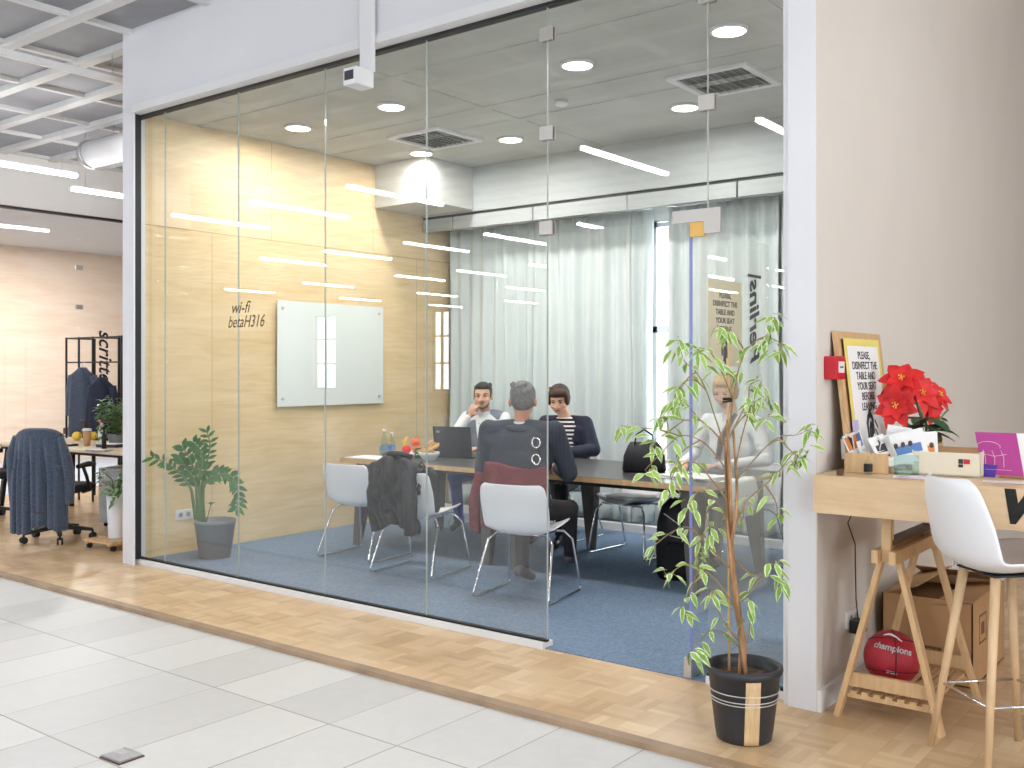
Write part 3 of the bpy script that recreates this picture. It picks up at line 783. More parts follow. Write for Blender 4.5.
pp_.build('napkins', 'paper', tr_); MB().box((-.21, -.12, -.0), (.22, .15, .0015)).build('tray', 'shell', tr_)
for c in tr_.children:
    if c.name.startswith('napkins'): c.location.z = .004
def sheets(name, lb, cat, loc, rz, w, h, n=3, m='paper'):
    t = thing(name, lb, cat, loc, rz)
    for i in range(n):
        a = random.uniform(-.15, .15)
        o = MB().box((-w/2, -h/2, 0), (w/2, h/2, .003)).build('sheet', m, t)
        o.location = (random.uniform(-.02, .02), random.uniform(-.02, .02), .0035*i); o.rotation_euler = (0, 0, a)
    return t
sheets('paper_stack', 'white papers on the table under the hands of the blazered person', 'papers', ontable(-4.86, 6.66), .1, .3, .21, 4)
sheets('paper_sheet', 'loose white sheet on the table in front of the vested man', 'papers', ontable(-5.25, 6.5), .4, .21, .29, 1)
sheets('paper_stack', 'loose white papers on the table end behind the tall plant', 'papers', ontable(-3.28, 6.3), -.1, .42, .30, 5)
sheets('paper_stack', 'white sheets lying on the seat of the empty far chair', 'papers', (-4.22, 7.0, .47), .1, .34, .25, 5)
dp = thing('draped_sheet', 'long white paper sheet hanging over the right end of the table', 'paper', ontable(-3.02, 6.35))
def drf(u, v):
    s_ = v*.55; x = min(s_, .07)-.03; z = .003 if s_ < .07 else .003-(s_-.07)*.55
    if s_ >= .07: x += .03*sin(s_*6)
    return V((x+.02, (u-.5)*.42, z))
MB().grid(drf, 8, 20).build('sheet', 'paper', dp, solid=.002)
bg = thing('handbag', 'black soft handbag standing on the table left of the tall plant', 'bag', ontable(-3.76, 6.42), radians(30))
MB().loft([[V((x*w, y*d, z)) for x, y in ((-.9, -1), (.9, -1), (1, -.6), (1, .6), (.9, 1), (-.9, 1), (-1, .6), (-1, -.6))] for z, w, d in ((0, .15, .07), (.02, .16, .08), (.12, .15, .07), (.19, .12, .045), (.22, .10, .02))], smooth=True).build('body', 'puffer', bg)
for y in (-.035, .035):
    MB().tube([(-.07, y, .19), (-.06, y, .27), (0, y*.6, .31), (.06, y, .27), (.07, y, .19)], .006, 6).build('handle', 'blackcloth', bg)

# jacket over chair 2, black pad, backpack
jk = thing('quilted_jacket', 'dark quilted jacket draped over the back of a white chair', 'jacket', (-5.10, 5.47, .006), radians(8))
def jkf(u, v):
    # v 0..1 : from front side (inside of back), over the top, down the outer side
    s_ = (u-.5)*2
    L = v*1.05
    if L < .25: y = -.235; z = .62+L*.95
    elif L < .37:
        k = (L-.25)/.12; y = -.235-.13*k; z = .845+.03*sin(pi*k)
    else:
        k = (L-.37)/.68; y = -.365-.05*sin(pi*min(1, k*1.1)); z = .845-.46*k
    wd = (.185 if L > .3 else .16)*(1+.12*max(0, L-.45))
    cr = .03*sin(7*s_+8*L+2*sin(9*L))+.016*sin(17*s_*1.2-11*L)+.02*noise.noise(V((s_*3, L*5, 1)))
    z -= .06*abs(s_)**2.5*(1 if L > .2 else .3); z += .02*sin(5*s_+2)*(1 if L > .9 else 0)
    return V((s_*wd+.01*sin(L*14), y-cr-.012+.05*abs(s_)**2*(L > .37), z))
MB().grid(jkf, 36, 40).build('shell_fabric', 'puffer', jk, solid=.028)
MB().tube([(.13, -.36, .78), (.16, -.385, .62), (.155, -.37, .45), (.14, -.36, .33)], [.045, .055, .05, .04], 12).build('sleeve', 'puffer', jk)
MB().tube([(-.12, -.36, .78), (-.15, -.40, .62), (-.14, -.41, .5)], [.045, .05, .04], 12).build('sleeve', 'puffer', jk)
MB().tube([(-.12, -.30, .87), (-.04, -.345, .895), (.06, -.345, .895), (.12, -.30, .87)], .022, 10).build('collar', 'puffer', jk)
pd = thing('black_bag', 'flat black bag propped on the seat beside the quilted jacket', 'bag', (-5.02, 5.55, .452), radians(8))
MB().loft([[V((x*w, -.155+y*.045+z*-.16, z)) for x, y in ((-.9, -1), (.9, -1), (1, 0), (.9, 1), (-.9, 1), (-1, 0))] for z, w in ((0, .09), (.05, .12), (.2, .125), (.3, .11), (.34, .07))]).build('body', 'blackcloth', pd)
MB().tube([(-.04, -.2, .33), (0, -.21, .38), (.04, -.2, .33)], .006, 6).build('strap', 'blackcloth', pd)
bp = thing('backpack', 'black backpack with pale cords on the carpet under the table', 'backpack', (-3.46, 6.40, .006), radians(25))
MB().loft([[V((cos(a)*w*(1 if abs(cos(a)) < .8 else .95), sin(a)*d-.05*z, z)) for a in [2*pi*k/16 for k in range(16)]] for z, w, d in ((0, .15, .09), (.03, .17, .11), (.2, .175, .12), (.4, .165, .11), (.52, .13, .08), (.58, .07, .04))]).build('main_compartment', 'puffer', bp)
MB().loft([[V((cos(a)*w, -.13+sin(a)*d, z)) for a in [2*pi*k/14 for k in range(14)]] for z, w, d in ((.04, .11, .03), (.08, .125, .045), (.22, .12, .05), (.28, .08, .03))]).build('front_pocket', 'blackcloth', bp)
for s in (-1, 1):
    MB().tube([(s*.06, .08, .5), (s*.08, .14, .4), (s*.08, .13, .2), (s*.1, .08, .08)], .014, 8).build('shoulder_strap', 'blackcloth', bp)
MB().tube([(-.1, -.125, .48), (.02, -.15, .40), (-.06, -.15, .33), (.08, -.14, .3)], .004, 6).build('cord', 'paper', bp)

# ------------------------------------------------------------------ potted ZZ plant
zp = thing('potted_plant', 'green arching plant in a grey pot beside the plywood wall', 'plant', (-6.79, 4.86, .006))
MB().lathe([(.118, 0), (.122, .006), (.157, .27), (.163, .272), (.163, .30), (.15, .30), (.146, .25), (.001, .25)], seg=36, cap=False).build('pot', 'greypot', zp)
MB().lathe([(.146, .25), (.08, .262), (.001, .265)], seg=24, cap=False).build('soil', 'soil', zp)
st = MB(); lf = MB()
zz = [  # stems in image coordinates relative to the plant, (px, py) chains at the plant's depth
 ([(196, 524), (193, 500), (190, 487), (180, 474), (168, 464), (152, 457)], -.13, .045),
 ([(199, 524), (198, 495), (196, 475), (190, 460), (183, 447)], .05, .055),
 ([(200, 524), (200, 498), (199, 478), (202, 462), (200, 450), (193, 442)], -.04, .055),
 ([(202, 524), (202, 492), (206, 475), (222, 472), (236, 484), (238, 500), (236, 510)], .0, .05),
 ([(201, 524), (201, 495), (204, 478), (207, 462), (210, 445), (207, 431)], .04, .04),
 ([(204, 524), (203, 497), (205, 484), (214, 476), (228, 474), (237, 484)], -.06, .05),
 ([(198, 524), (197, 498), (195, 482), (186, 468), (180, 458)], -.05, .05)]
base = P(200, 545, 7.96)
for chain, dy, w in zz:
    pts = [P(a, b, 8.02+dy*(i/len(chain))*2-.06*(i/len(chain))) for i, (a, b) in enumerate(chain)]
    pts = [p-V((-6.79, 4.86, .006)) for p in pts]
    # smooth polyline
    sp = []
    for i in range(len(pts)-1):
        for k in range(6):
            t = k/6; P0, P1, P2, P3 = pts[max(i-1, 0)], pts[i], pts[i+1], pts[min(i+2, len(pts)-1)]
            sp.append(.5*((2*P1)+(-P0+P2)*t+(2*P0-5*P1+4*P2-P3)*t*t+(-P0+3*P1-3*P2+P3)*t**3))
    sp.append(pts[-1]); n = len(sp)
    st.tube(sp, [.015*(1-.75*i/n) for i in range(n)], 8)
    for i in range(int(n*.42), n, 2):
        d = (sp[min(i+1, n-1)]-sp[i-1]).normalized()
        for s_ in (-1, 1):
            sd = d.cross(V((-.6, .8, 0))).normalized()*s_+V((random.uniform(-.4, .4), random.uniform(-.4, .4), random.uniform(-.1, .3)))
            lf.leaf(sp[i], d*.7+sd, V((.6, -.8, .4)), .082*random.uniform(.8, 1.15), w*.72, .1)
for (a, b) in ((213, 533), (216, 540)): pass
st.tube([P(206, 524, 8)-V((-6.79, 4.86, .006)), P(209, 512, 8)-V((-6.79, 4.86, .006)), P(211, 503, 8)-V((-6.79, 4.86, .006))], .004, 6)
for k in range(5): lf.leaf(P(211, 505, 8)-V((-6.79, 4.86, .006)), V((cos(k*1.3), sin(k*1.3), .7)), V((0, 0, 1)), .06, .028)
st.build('stems', 'stalk', zp); lf.build('foliage', 'leafdark', zp, normals=False)

# ------------------------------------------------------------------ tall ficus in pot
FX, FY = P(744, 700, 4.09).x, P(744, 700, 4.09).y
fi = thing('potted_tree', 'tall variegated weeping fig in a black pot in front of the glass', 'plant', (FX, FY, 0))
MB().lathe([(.105, 0), (.11, .004), (.117, .04), (.144, .268), (.153, .272), (.157, .285), (.153, .30), (.144, .30), (.137, .28), (.133, .245), (.001, .245)], seg=48, cap=False).build('pot', 'pot', fi)
MB().lathe([(.136, .25), (.07, .262), (.001, .257)], seg=24, cap=False).build('soil', 'soil', fi)
# pale band on the camera side
ang0 = atan2(-FY, -FX)+.26
bnd = MB()
def bf(u, v):
    z = .006+v*.26; r = .1115+(z/.30)*.0365+.0022 + (.0 if z > .04 else 0)
    a = ang0+(u-.5)*.50*(.12/r)
    return V((r*cos(a), r*sin(a), z))
bnd.grid(bf, 8, 12); bnd.build('wood_band', 'potwood', fi, solid=.003)
ln = MB()
for z in (.205, .178, .165):
    r = .1115+(z/.30)*.0365+.004
    ln.tube([(r*cos(a), r*sin(a), z) for a in [2*pi*k/48 for k in range(49)]], .0022, 6, cap=False)
ln.build('silver_rings', 'silver', fi)
tk = MB(); lf = MB()
O = V((FX, FY, 0))
def FP(a, b, dz=0): return P(a, b, 4.09+dz)-O
def spl(pts, n=6):
    sp = []
    for i in range(len(pts)-1):
        for k in range(n):
            t = k/n; P0, P1, P2, P3 = pts[max(i-1, 0)], pts[i], pts[i+1], pts[min(i+2, len(pts)-1)]
            sp.append(.5*((2*P1)+(-P0+P2)*t+(2*P0-5*P1+4*P2-P3)*t*t+(-P0+3*P1-3*P2+P3)*t**3))
    return sp+[pts[-1]]
for ch_, r0, r1, ph in (([(740, 676), (741, 640), (735, 600), (731, 560), (727, 520), (726, 470), (725, 440)], .0105, .005, 0), ([(743, 676), (744, 645), (737, 600), (733, 560), (731, 520), (730, 480), (728, 440), (727, 420)], .0115, .005, 2),
                        ([(746, 676), (741, 640), (738, 600), (731, 555), (735, 520), (737, 490), (735, 455), (733, 430)], .010, .005, 4)):
    pts = spl([FP(a, b, .016*sin(i*1.7+ph)) for i, (a, b) in enumerate(ch_)])
    tk.tube(pts, [r0+(r1-r0)*i/len(pts) for i in range(len(pts))], 8)
tk.build('trunk', 'bark', fi)
MB().tube([FP(729, 676, .03), FP(729, 560, .02), FP(728, 420, .02), FP(729, 343, .02)], .0055, 8).build('support_stick', 'sticklight', fi)
MB().tube([FP(723, 399, .02), FP(733, 399, .0)], .006, 8).tube([FP(723, 402, .0), FP(733, 401, .02)], .004, 8).build('tie', 'blackplastic', fi)
br = MB()
branches = [
 [(728, 440), (733, 400), (738, 372), (745, 352), (757, 340), (768, 334), (775, 318)],
 [(757, 340), (770, 338), (784, 345)], [(745, 352), (738, 340), (730, 330), (722, 328)], [(733, 400), (722, 372), (710, 352), (700, 348)],
 [(726, 450), (716, 420), (706, 390), (696, 372), (684, 360), (678, 340)], [(706, 390), (694, 380), (682, 384), (672, 402)], [(696, 372), (688, 378), (680, 390)],
 [(725, 445), (712, 430), (700, 420), (690, 408), (678, 396)], [(700, 420), (684, 420), (668, 416), (660, 418)], [(684, 420), (668, 432), (655, 440)],
 [(726, 470), (716, 455), (700, 440), (680, 436), (662, 452), (645, 470)], [(700, 440), (682, 452), (676, 466)], [(680, 436), (660, 430), (640, 428), (622, 426)],
 [(727, 520), (714, 500), (700, 490), (690, 505)], [(714, 500), (706, 515), (712, 530)], [(727, 500), (712, 480), (694, 462), (676, 470), (668, 490)],
 [(732, 570), (712, 550), (704, 535), (699, 545), (698, 560)], [(712, 550), (690, 528), (672, 532), (655, 545)], [(737, 610), (716, 580), (700, 568), (684, 565), (668, 575)], [(700, 568), (690, 590), (682, 606)],
 [(738, 640), (724, 622), (716, 605), (712, 590)], [(741, 650), (728, 635), (712, 630), (700, 640), (690, 650)],
 [(735, 525), (748, 500), (765, 485), (780, 470), (792, 455), (805, 450)], [(737, 480), (752, 462), (768, 445), (782, 436), (796, 435), (812, 428)], [(735, 470), (740, 445), (745, 425), (752, 405), (762, 398)],
 [(752, 405), (756, 420), (764, 418)], [(733, 430), (745, 415), (758, 410), (768, 396)], [(728, 440), (738, 420), (748, 400), (750, 385), (760, 380)], [(768, 445), (780, 440), (790, 450), (800, 458)], [(735, 560), (752, 575), (765, 570), (775, 563)],
 [(737, 600), (752, 590), (764, 575), (778, 580)], [(742, 645), (748, 640), (750, 620), (748, 600)], [(735, 500), (742, 520), (745, 500)], [(765, 485), (775, 500), (778, 515)]]
rnd = random.Random(4)
tips = []
for i, b in enumerate(branches):
    dz0 = rnd.uniform(-.16, .16)
    pts = spl([FP(a, c, dz0*k/len(b)) for k, (a, c) in enumerate(b)], 5); n = len(pts)
    br.tube(pts, [.0034*(1-.6*k/n) for k in range(n)], 6)
    for k in range(int(n*.35), n, 2):
        if k > n*.6 or rnd.random() < .6:
            for s_ in range(1):
                az = rnd.uniform(0, 2*pi)
                tips.append((pts[k], V((cos(az)*.8, sin(az)*.8, rnd.uniform(-.9, .15)))))
    for q in range(4):
        az = rnd.uniform(0, 2*pi); tips.append((pts[-1]+V((rnd.uniform(-.02, .02), rnd.uniform(-.02, .02), rnd.uniform(-.02, .02))), V((cos(az)*.7, sin(az)*.7, rnd.uniform(-1, .1)))))
for p, d in tips:
    q = p+d.normalized()*.012
    br.tube([p, q], .0012, 4)
    lf.leaf(q, d, V((rnd.uniform(-.5, .5), -.6+rnd.uniform(-.5, .5), .8)), rnd.uniform(.046, .074), rnd.uniform(.021, .031), .35)
extra = [(696, 352, -.5), (733, 336, .3), (726, 330, .3), (690, 345, 0), (672, 350, 0), (768, 300+18, 0), (769, 325, 0), (782, 352, 0), (774, 350, 0), (762, 345, 0), (769, 350, 0), (705, 365, 0), (686, 380, 0), (740, 350, 0), (712, 372, 0), (742, 372, 0), (738, 372, 0)]
for a, c, z in extra:
    az = rnd.uniform(0, 2*pi); lf.leaf(FP(a, c, rnd.uniform(-.1, .1)), V((cos(az), sin(az), rnd.uniform(-.8, .1))), V((0, -.6, .8)), .07, .03, .3)
br.build('branches', 'twig', fi); lf.build('foliage', 'leaf', fi, normals=False)

# ================================================================== STANDING DESK CORNER
dk = thing('standing_desk', 'plywood high desk with black letter on its deep front panel', 'desk', (-1.62, 4.19, 0))
MB().box((0, .0, 1.03), (3.4, .96, 1.05)).box((0, 0, .888), (3.4, .022, 1.03)).box((0, .022, .888), (.02, .96, 1.03)).build('desk_top', 'desk_ply', dk)
lettering('lettering', 'W', .16, (-1.05+.17, 4.1885, .925), (1, 0, 0), (0, 0, 1), 'ink', dk, shear=.25, align='LEFT', bold=.012)
ts = thing('trestle', 'beech trestle with height post and slatted shelf under the high desk', 'trestle', (-1.34, 4.6, 0))
for y in (-.27, .27):
    for s in (-1, 1):
        MB().bar((s*.035, y*.98, .70), (s*.215, y*1.1, 0), .024, .046, up=(0, 1, 0), bev=.003).build('leg', 'wood', ts)
    MB().box((-.175, y*1.02-.012, .135), (.175, y*1.02+.012, .195), bev=.002).build('cross_bar', 'wood', ts)
MB().box((-.05, -.36, .69), (-.022, .34, .745), bev=.003).box((.022, -.36, .69), (.05, .34, .745), bev=.003).build('top_beam', 'wood', ts)
for y in (-.3, .3): MB().box((-.0195, y-.022, .692), (.0195, y+.022, .888), bev=.002).build('height_post', 'wood', ts)
MB().box((-.02, -.3, .76), (.02, .3, .785)).build('adjusting_rail', 'darkwood', ts)
slt = MB()
for i in range(7):
    x = -.15+.05*i; slt.box((x-.014, -.29, .105), (x+.014, .29, .117))
slt.build('slatted_shelf', 'wood', ts)
MB().box((-.175, -.29, .087), (.175, -.27, .105)).build('shelf_bearer', 'wood', ts); MB().box((-.175, .27, .087), (.175, .29, .105)).build('shelf_bearer', 'wood', ts)

# basketball
BR = .118
bl = thing('basketball', 'dark red basketball with white lettering on the trestle shelf', 'ball', (-1.385, 4.5, .118+BR), 0)
MB().ell((0, 0, 0), BR, su=40, sv=28).build('ball', 'ball', bl)
sm = MB()
vd = V((1.385, -4.5, 1.3)).normalized(); rt = V((0, 0, 1)).cross(vd).normalized(); upv = vd.cross(rt)
def sph(a, b, r=BR+.0008):      # a right, b up angles around the viewing axis
    return (vd*cos(a)*cos(b)+rt*sin(a)*cos(b)+upv*sin(b))*r
for f in (lambda t: sph(t, .62+.12*cos(t)), lambda t: sph(t, -.45-.1*cos(t)), lambda t: sph(.15, t), lambda t: sph(t, .02*cos(t)-.95)):
    sm.tube([f(-pi+2*pi*k/60) for k in range(61)], .0022, 6, cap=False)
sm.build('seams', 'ballseam', bl)
def ball_text(txt, size, b0, m):
    me = text_mesh(txt, size, shear=.25, bold=.0012)
    for v in me.vertices:
        a = v.co.x/BR; b = b0+v.co.y/BR-.10*v.co.x/BR*1.5; v.co = sph(a, b, BR+.0012)
    me.materials.clear(); me.materials.append(M[m]); o = bpy.data.objects.new('lettering', me); C.objects.link(o); o.parent = bl
ball_text('champions', .04, .22, 'white'); ball_text('SPORT', .018, -.62, 'white')
swf = MB()
swf.tube([sph(-.45+.09*k, .86+.16*sin(k*.34)-.02*k, BR+.001) for k in range(11)], [.002+.0035*sin(pi*k/10) for k in range(11)], 6); swf.build('swoosh_mark', 'white', bl)

# cardboard box
cb = thing('cardboard_box', 'large open brown cardboard box behind the trestle', 'box', (-1.39, 5.37, 0))
w_, l_, h_ = .21, .325, .40
b = MB().box((-w_, -l_, 0), (w_, l_, .006)).box((-w_, -l_, 0), (-w_+.006, l_, h_)).box((w_-.006, -l_, 0), (w_, l_, h_)).box((-w_, -l_, 0), (w_, -l_+.006, h_)).box((-w_, l_-.006, 0), (w_, l_, h_))
b.build('carton', 'kraft', cb)
MB().bar((-w_+.003, 0, h_), (-w_*.2, 0, h_+.05), .003, 2*l_, up=(0, 1, 0)).build('flap', 'kraft', cb)
MB().bar((w_-.003, 0, h_), (w_*.1, 0, h_-.03), .003, 2*l_, up=(0, 1, 0)).build('flap', 'kraft', cb)
MB().bar((0, l_-.003, h_), (0, l_*.5, h_+.06), 2*w_*.95, .003, up=(0, 1, 0)).build('flap', 'kraft', cb)
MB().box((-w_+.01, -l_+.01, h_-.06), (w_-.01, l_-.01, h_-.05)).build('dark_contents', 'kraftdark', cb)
MB().box((-.06, -l_-.0012, .13), (.07, -l_, .17)).build('printed_stamp', 'kraftdark', cb)
lettering('lettering', 'FRAGILE', .026, (-1.385, 5.37-l_-.0014, .141), (1, 0, 0), (0, 0, 1), 'kraft', cb)
mk = MB()
for z0, z1, y0, y1 in ((.18, .19, -.20, -.06), (.31, .32, -.20, -.06), (.18, .32, -.20, -.19), (.18, .32, -.07, -.06), (.22, .28, -.16, -.10)): mk.box((w_, y0, z0), (w_+.001, y1, z1))
mk.build('printed_mark', 'kraftdark', cb)
socket((-1.639, 4.72, .33), 0, 'white wall socket behind the trestle with a black plug', 2, 'sockets on the beige wall')
socket((-1.639, 6.55, .32), 0, 'white wall socket on the beige wall beyond the bar stool', 2, 'sockets on the beige wall')
ac = thing('power_adapter', 'black power adapter and cable hanging down behind the trestle', 'power adapter', (-1.60, 4.70, .30))
MB().cbox((.0, 0, 0), (.055, .09, .06), bev=.008).build('plug', 'blackplastic', ac)
MB().tube([(0, 0, .03), (-.01, 0, .12), (.0, -.04, .3), (.02, -.10, .40), (.0, -.14, .5), (.03, -.12, .58), (.01, -.14, .72)], .003, 6).build('cable', 'blackplastic', ac)

# bar stool
ST = smooth_prof([(.25, .735, .17, 0), (.22, .755, .21, 0), (.05, .745, .225, 0), (-.08, .738, .225, 0), (-.165, .765, .222, .4), (-.21, .83, .222, .9), (-.235, .92, .215, 1), (-.26, 1.01, .195, 1), (-.275, 1.07, .165, 1), (-.28, 1.095, .12, 1)])
so = thing('bar_stool', 'white shell bar stool on splayed beech legs with chrome footrest', 'stool', (-.87, 4.19, 0), radians(-44))
MB().grid(shell_fn(ST, .06), 21, 26).build('seat_shell', 'shell', so, solid=.013, sub=1)
MB().box((-.12, -.12, .728), (.12, .12, .736), bev=.004).build('seat_mount', 'blacksteel', so)
for sx in (-1, 1):
    for sy in (-1, 1):
        MB().tube([(sx*.10, sy*.10, .725), (sx*.185, sy*.19, 0)], [.019, .0125], 14).build('leg', 'oak', so)
fr_ = [(sx*(.155+.0), sy*.158, .26) for sx, sy in ((-1, -1), (1, -1), (1, 1), (-1, 1), (-1, -1))]
rg = MB()
for a, b_ in zip(fr_, fr_[1:]): rg.tube([a, b_], .006, 8)
rg.build('footrest', 'chrome', so)

# fire call point
fc = thing('fire_call_point', 'red fire alarm call point fixed on the beige wall above the desk', 'alarm', (-1.64, 4.42, 1.51))
MB().box((0, -.055, -.052), (.06, .055, .052), bev=.006).build('housing', 'red', fc)
MB().box((.0602, -.035, -.022), (.062, .035, .028)).build('front_label', 'white', fc)
MB().box((.0618, -.02, -.0), (.0628, .02, .006)).build('arrow_mark', 'ink', fc)
# wooden A-frame notice leaning on wall
pf = thing('notice_board', 'wood-framed disinfection notice leaning on the beige wall behind the desk', 'notice board', (-1.56, 4.74, 1.052))
R_ = Matrix.Rotation(radians(-6.5), 3, 'Y')
HH = .625; HW = .30
def pbox(lo, hi): return MB().box(lo, hi, R_, (0, 0, 0), bev=.001)
f4 = MB()
for lo, hi in (((0, -HW, 0), (.022, -HW+.035, HH)), ((0, HW-.035, 0), (.022, HW, HH)), ((0, -HW+.035, HH-.035), (.022, HW-.035, HH)), ((0, -HW+.035, 0), (.022, HW-.035, .035))): f4.box(lo, hi, R_)
f4.build('wood_frame', 'wood', pf)
MB().box((.003, -HW+.035, .035), (.010, HW-.035, HH-.035), R_).build('back_panel', 'wood', pf)
MB().box((.024, -.235, .045), (.0255, .255, HH-.03), R_).build('yellow_sheet', 'yellowpaper', pf)
MB().box((.0258, -.20, .06), (.0268, .22, HH-.065), R_).build('white_sheet', 'paper', pf)
upn = R_ @ V((0, 0, 1)); nn = R_ @ V((1, 0, 0))
og = V(pf.location)+R_ @ V((.0275, .01, 0))
rows = ['PLEASE,', 'DISINFECT THE', 'TABLE AND', 'YOUR SEAT', 'BEFORE', 'LEAVING']
for i, r_ in enumerate(rows): lettering('lettering', r_, .05, og+upn*(.50-.048*i), (0, 1, 0), upn, 'ink', pf, bold=.0006)
handprint(pf, og+upn*.155, (0, 1, 0), upn, .17, 'darkprint')
MB().box((.0275, -.25, .13), (.0285, -.17, .22), R_).build('sticky_note', 'lilacnote', pf)
MB().box((.0275, -.25, .06), (.0290, -.16, .13), R_).build('sticky_note', 'neon', pf)

# poinsettia
po = thing('poinsettia', 'red poinsettia in a pot behind the cards on the desk', 'flower', (-1.33, 4.83, 1.052))
MB().lathe([(.05, 0), (.068, .10), (.072, .10), (.072, .115), (.06, .115), (.001, .10)], seg=24, cap=False).build('flowerpot', 'wood', po)
MB().tube([(0, 0, .1), (0, 0, .2), (-.05, .02, .30)], .006, 6).tube([(0, 0, .15), (.09, .03, .27)], .005, 6).tube([(0, 0, .12), (-.08, -.02, .2)], .005, 6).build('stems', 'stalk', po)
PO = V(po.location)
heads = [((897, 374), 4.66, .105, (.1, -1, .6)), ((891, 400), 4.60, .105, (.1, -1, .1)), ((916, 388), 4.74, .095, (.7, -.8, .4)), ((932, 390), 4.84, .085, (.9, -.3, .5)), ((908, 376), 4.82, .09, (.3, -.5, .8)), ((926, 404), 4.8, .075, (1, -.5, -.2)), ((888, 388), 4.7, .09, (-.7, -.8, .3))]
lv = MB()
for k, ((a, b_), d_, L, nrm) in enumerate(heads):
    c = P(a+5, b_+5, d_)-PO; n_ = V(nrm).normalized(); e1 = n_.cross(V((0, 0, 1))).normalized(); e2 = n_.cross(e1)
    pt_ = MB()
    for ring, cnt, LL, lift in ((0, 7, L, .12), (1, 6, L*.72, .35)):
        for i in range(cnt):
            a_ = 2*pi*i/cnt+ring*.4+k*.3; d = e1*cos(a_)+e2*sin(a_)+n_*lift
            pt_.leaf(c, d, n_, LL*random.uniform(.9, 1.1), LL*.68, .15)
    pt_.build('bracts', 'redpetal', po, normals=False)
    ct = MB()
    for i in range(7):
        a_ = i*2.4; ct.ell(c+n_*.022+(e1*cos(a_)+e2*sin(a_))*.006*(i**.5), .004, su=8, sv=6)
    if k < 4: ct.build('flower_centre', 'yellow', po)
    else: ct.bm.free()
for i in range(16):
    a_ = i*2*pi/16+.2; lv.leaf(V((0, 0, .16+.03*(i % 3))), V((cos(a_), sin(a_), random.uniform(-.2, .35))), V((0, 0, 1)), random.uniform(.12, .17), .075, .3)
lv.build('green_leaves', 'green', po, normals=False)
MB().tube([P(916, 402, 4.62)-PO, P(922, 420, 4.62)-PO, P(921, 440, 4.64)-PO, P(923, 452, 4.64)-PO], [.004, .007, .01, .004], 8).build('dried_pod', 'darkwood', po)

# card boxes
DZ = 1.052
wx = thing('card_holder', 'wooden box full of small photo cards at the wall end of the desk', 'box', (-1.47, 4.44, DZ), radians(12))
bxm = MB().box((-.09, -.06, 0), (.09, -.05, .085)).box((-.09, .05, 0), (.09, .06, .085)).box((-.09, -.05, 0), (-.08, .05, .085)).box((.08, -.05, 0), (.09, .05, .085)).box((-.08, -.05, 0), (.08, .05, .008))
bxm.build('wooden_tray', 'wood', wx)
cols = ['paper', 'darkprint', 'orangeprint', 'skyblue', 'darkprint', 'paper', 'leafmid', 'brown', 'paper', 'darkprint']
rr = random.Random(9)
for i in range(11):
    x = -.10+.02*i; m_ = cols[i % len(cols)]; R2 = Matrix.Rotation(rr.uniform(-.5, .4), 3, 'Y') @ Matrix.Rotation(rr.uniform(-.35, .35), 3, 'X') @ Matrix.Rotation(rr.uniform(-.8, .8), 3, 'Z')
    c_ = thing('photo_card', ['small printed card leaning out of the wooden desk box'][0], 'card', V((-1.47, 4.44, DZ))+V((x, rr.uniform(-.03, .02), .105+rr.uniform(-.01, .03))), 0, 'photo cards in the wooden desk box')
    MB().cbox((0, 0, 0), (.07, .0015, .09), rot=R2).build('card', 'paper', c_)
    MB().cbox(R2 @ V((0, -.0012, .004)), (.058, .001, .06), rot=R2).build('print', m_, c_)
bj = thing('ink_bottle', 'tiny dark-labelled bottle in front of the wooden card box', 'bottle', (-1.43, 4.325, DZ))
MB().lathe([(.016, 0), (.018, .004), (.018, .05), (.008, .065), (.008, .085)], seg=18).build('body', 'drink', bj)
MB().lathe([(.0185, .012), (.0185, .045)], seg=18, cap=False).build('label_band', 'ink', bj)
MB().lathe([(.01, .08), (.01, .096)], seg=12).build('cap', 'sticklight', bj)
sbk = thing('wood_block', 'tiny dark cube on the front left corner of the desk', 'block', (-1.515, 4.225, DZ))
MB().cbox((0, 0, .012), (.024, .024, .024), bev=.002).build('block', 'brown', sbk)
gj = thing('glass_holder', 'square clear glass holder stuffed with leaflets on the desk', 'holder', (-1.31, 4.47, DZ), radians(10))
gm = MB()
for lo, hi in (((-.05, -.035, 0), (.05, -.032, .085)), ((-.05, .032, 0), (.05, .035, .085)), ((-.05, -.032, 0), (-.047, .032, .085)), ((.047, -.032, 0), (.05, .032, .085))): gm.box(lo, hi)
gm.build('glass_walls', 'drink', gj); MB().box((-.05, -.035, 0), (.05, .035, .006)).build('base', 'teal', gj)
for i, (x, rz_, w1, h1, m_, lb) in enumerate(((-.01, .05, .19, .075, 'skyblue', 'wide white leaflet with a group picture, upright in the glass holder'), (.06, -.1, .13, .08, 'orangeprint', 'leaflet with an orange edge, rightmost behind the glass holder'), (-.05, .35, .10, .12, 'darkprint', 'tilted leaflet with dark portrait left of the glass holder'))):
    l2 = thing('leaflet', lb, 'leaflet', (-1.31+x, 4.47-.02+.018*i, DZ+.008), radians(12))
    Rz = Matrix.Rotation(-.25+.2*i, 3, 'Y') @ Matrix.Rotation(-.12, 3, 'X')
    MB().cbox((0, 0, .105), (w1, .0015, h1+.06), rot=Rz).build('sheet', 'paper', l2)
    MB().cbox(Rz @ V((w1*.1, -.0015, .0))+V((0, 0, .095)), (w1*.6, .001, h1*.5), rot=Rz).build('picture', m_, l2)
    hd = MB()
    for q in range(3): hd.ell(Rz @ V((-w1*.15+q*.03, -.003, .012))+V((0, 0, .105)), (.009, .002, .012), su=10, sv=8)
    hd.build('portraits', 'brown', l2)
MBc = thing('cream_box', 'cream lidded carton with a small red emblem on the desk', 'box', (-1.155, 4.56, DZ), radians(3))
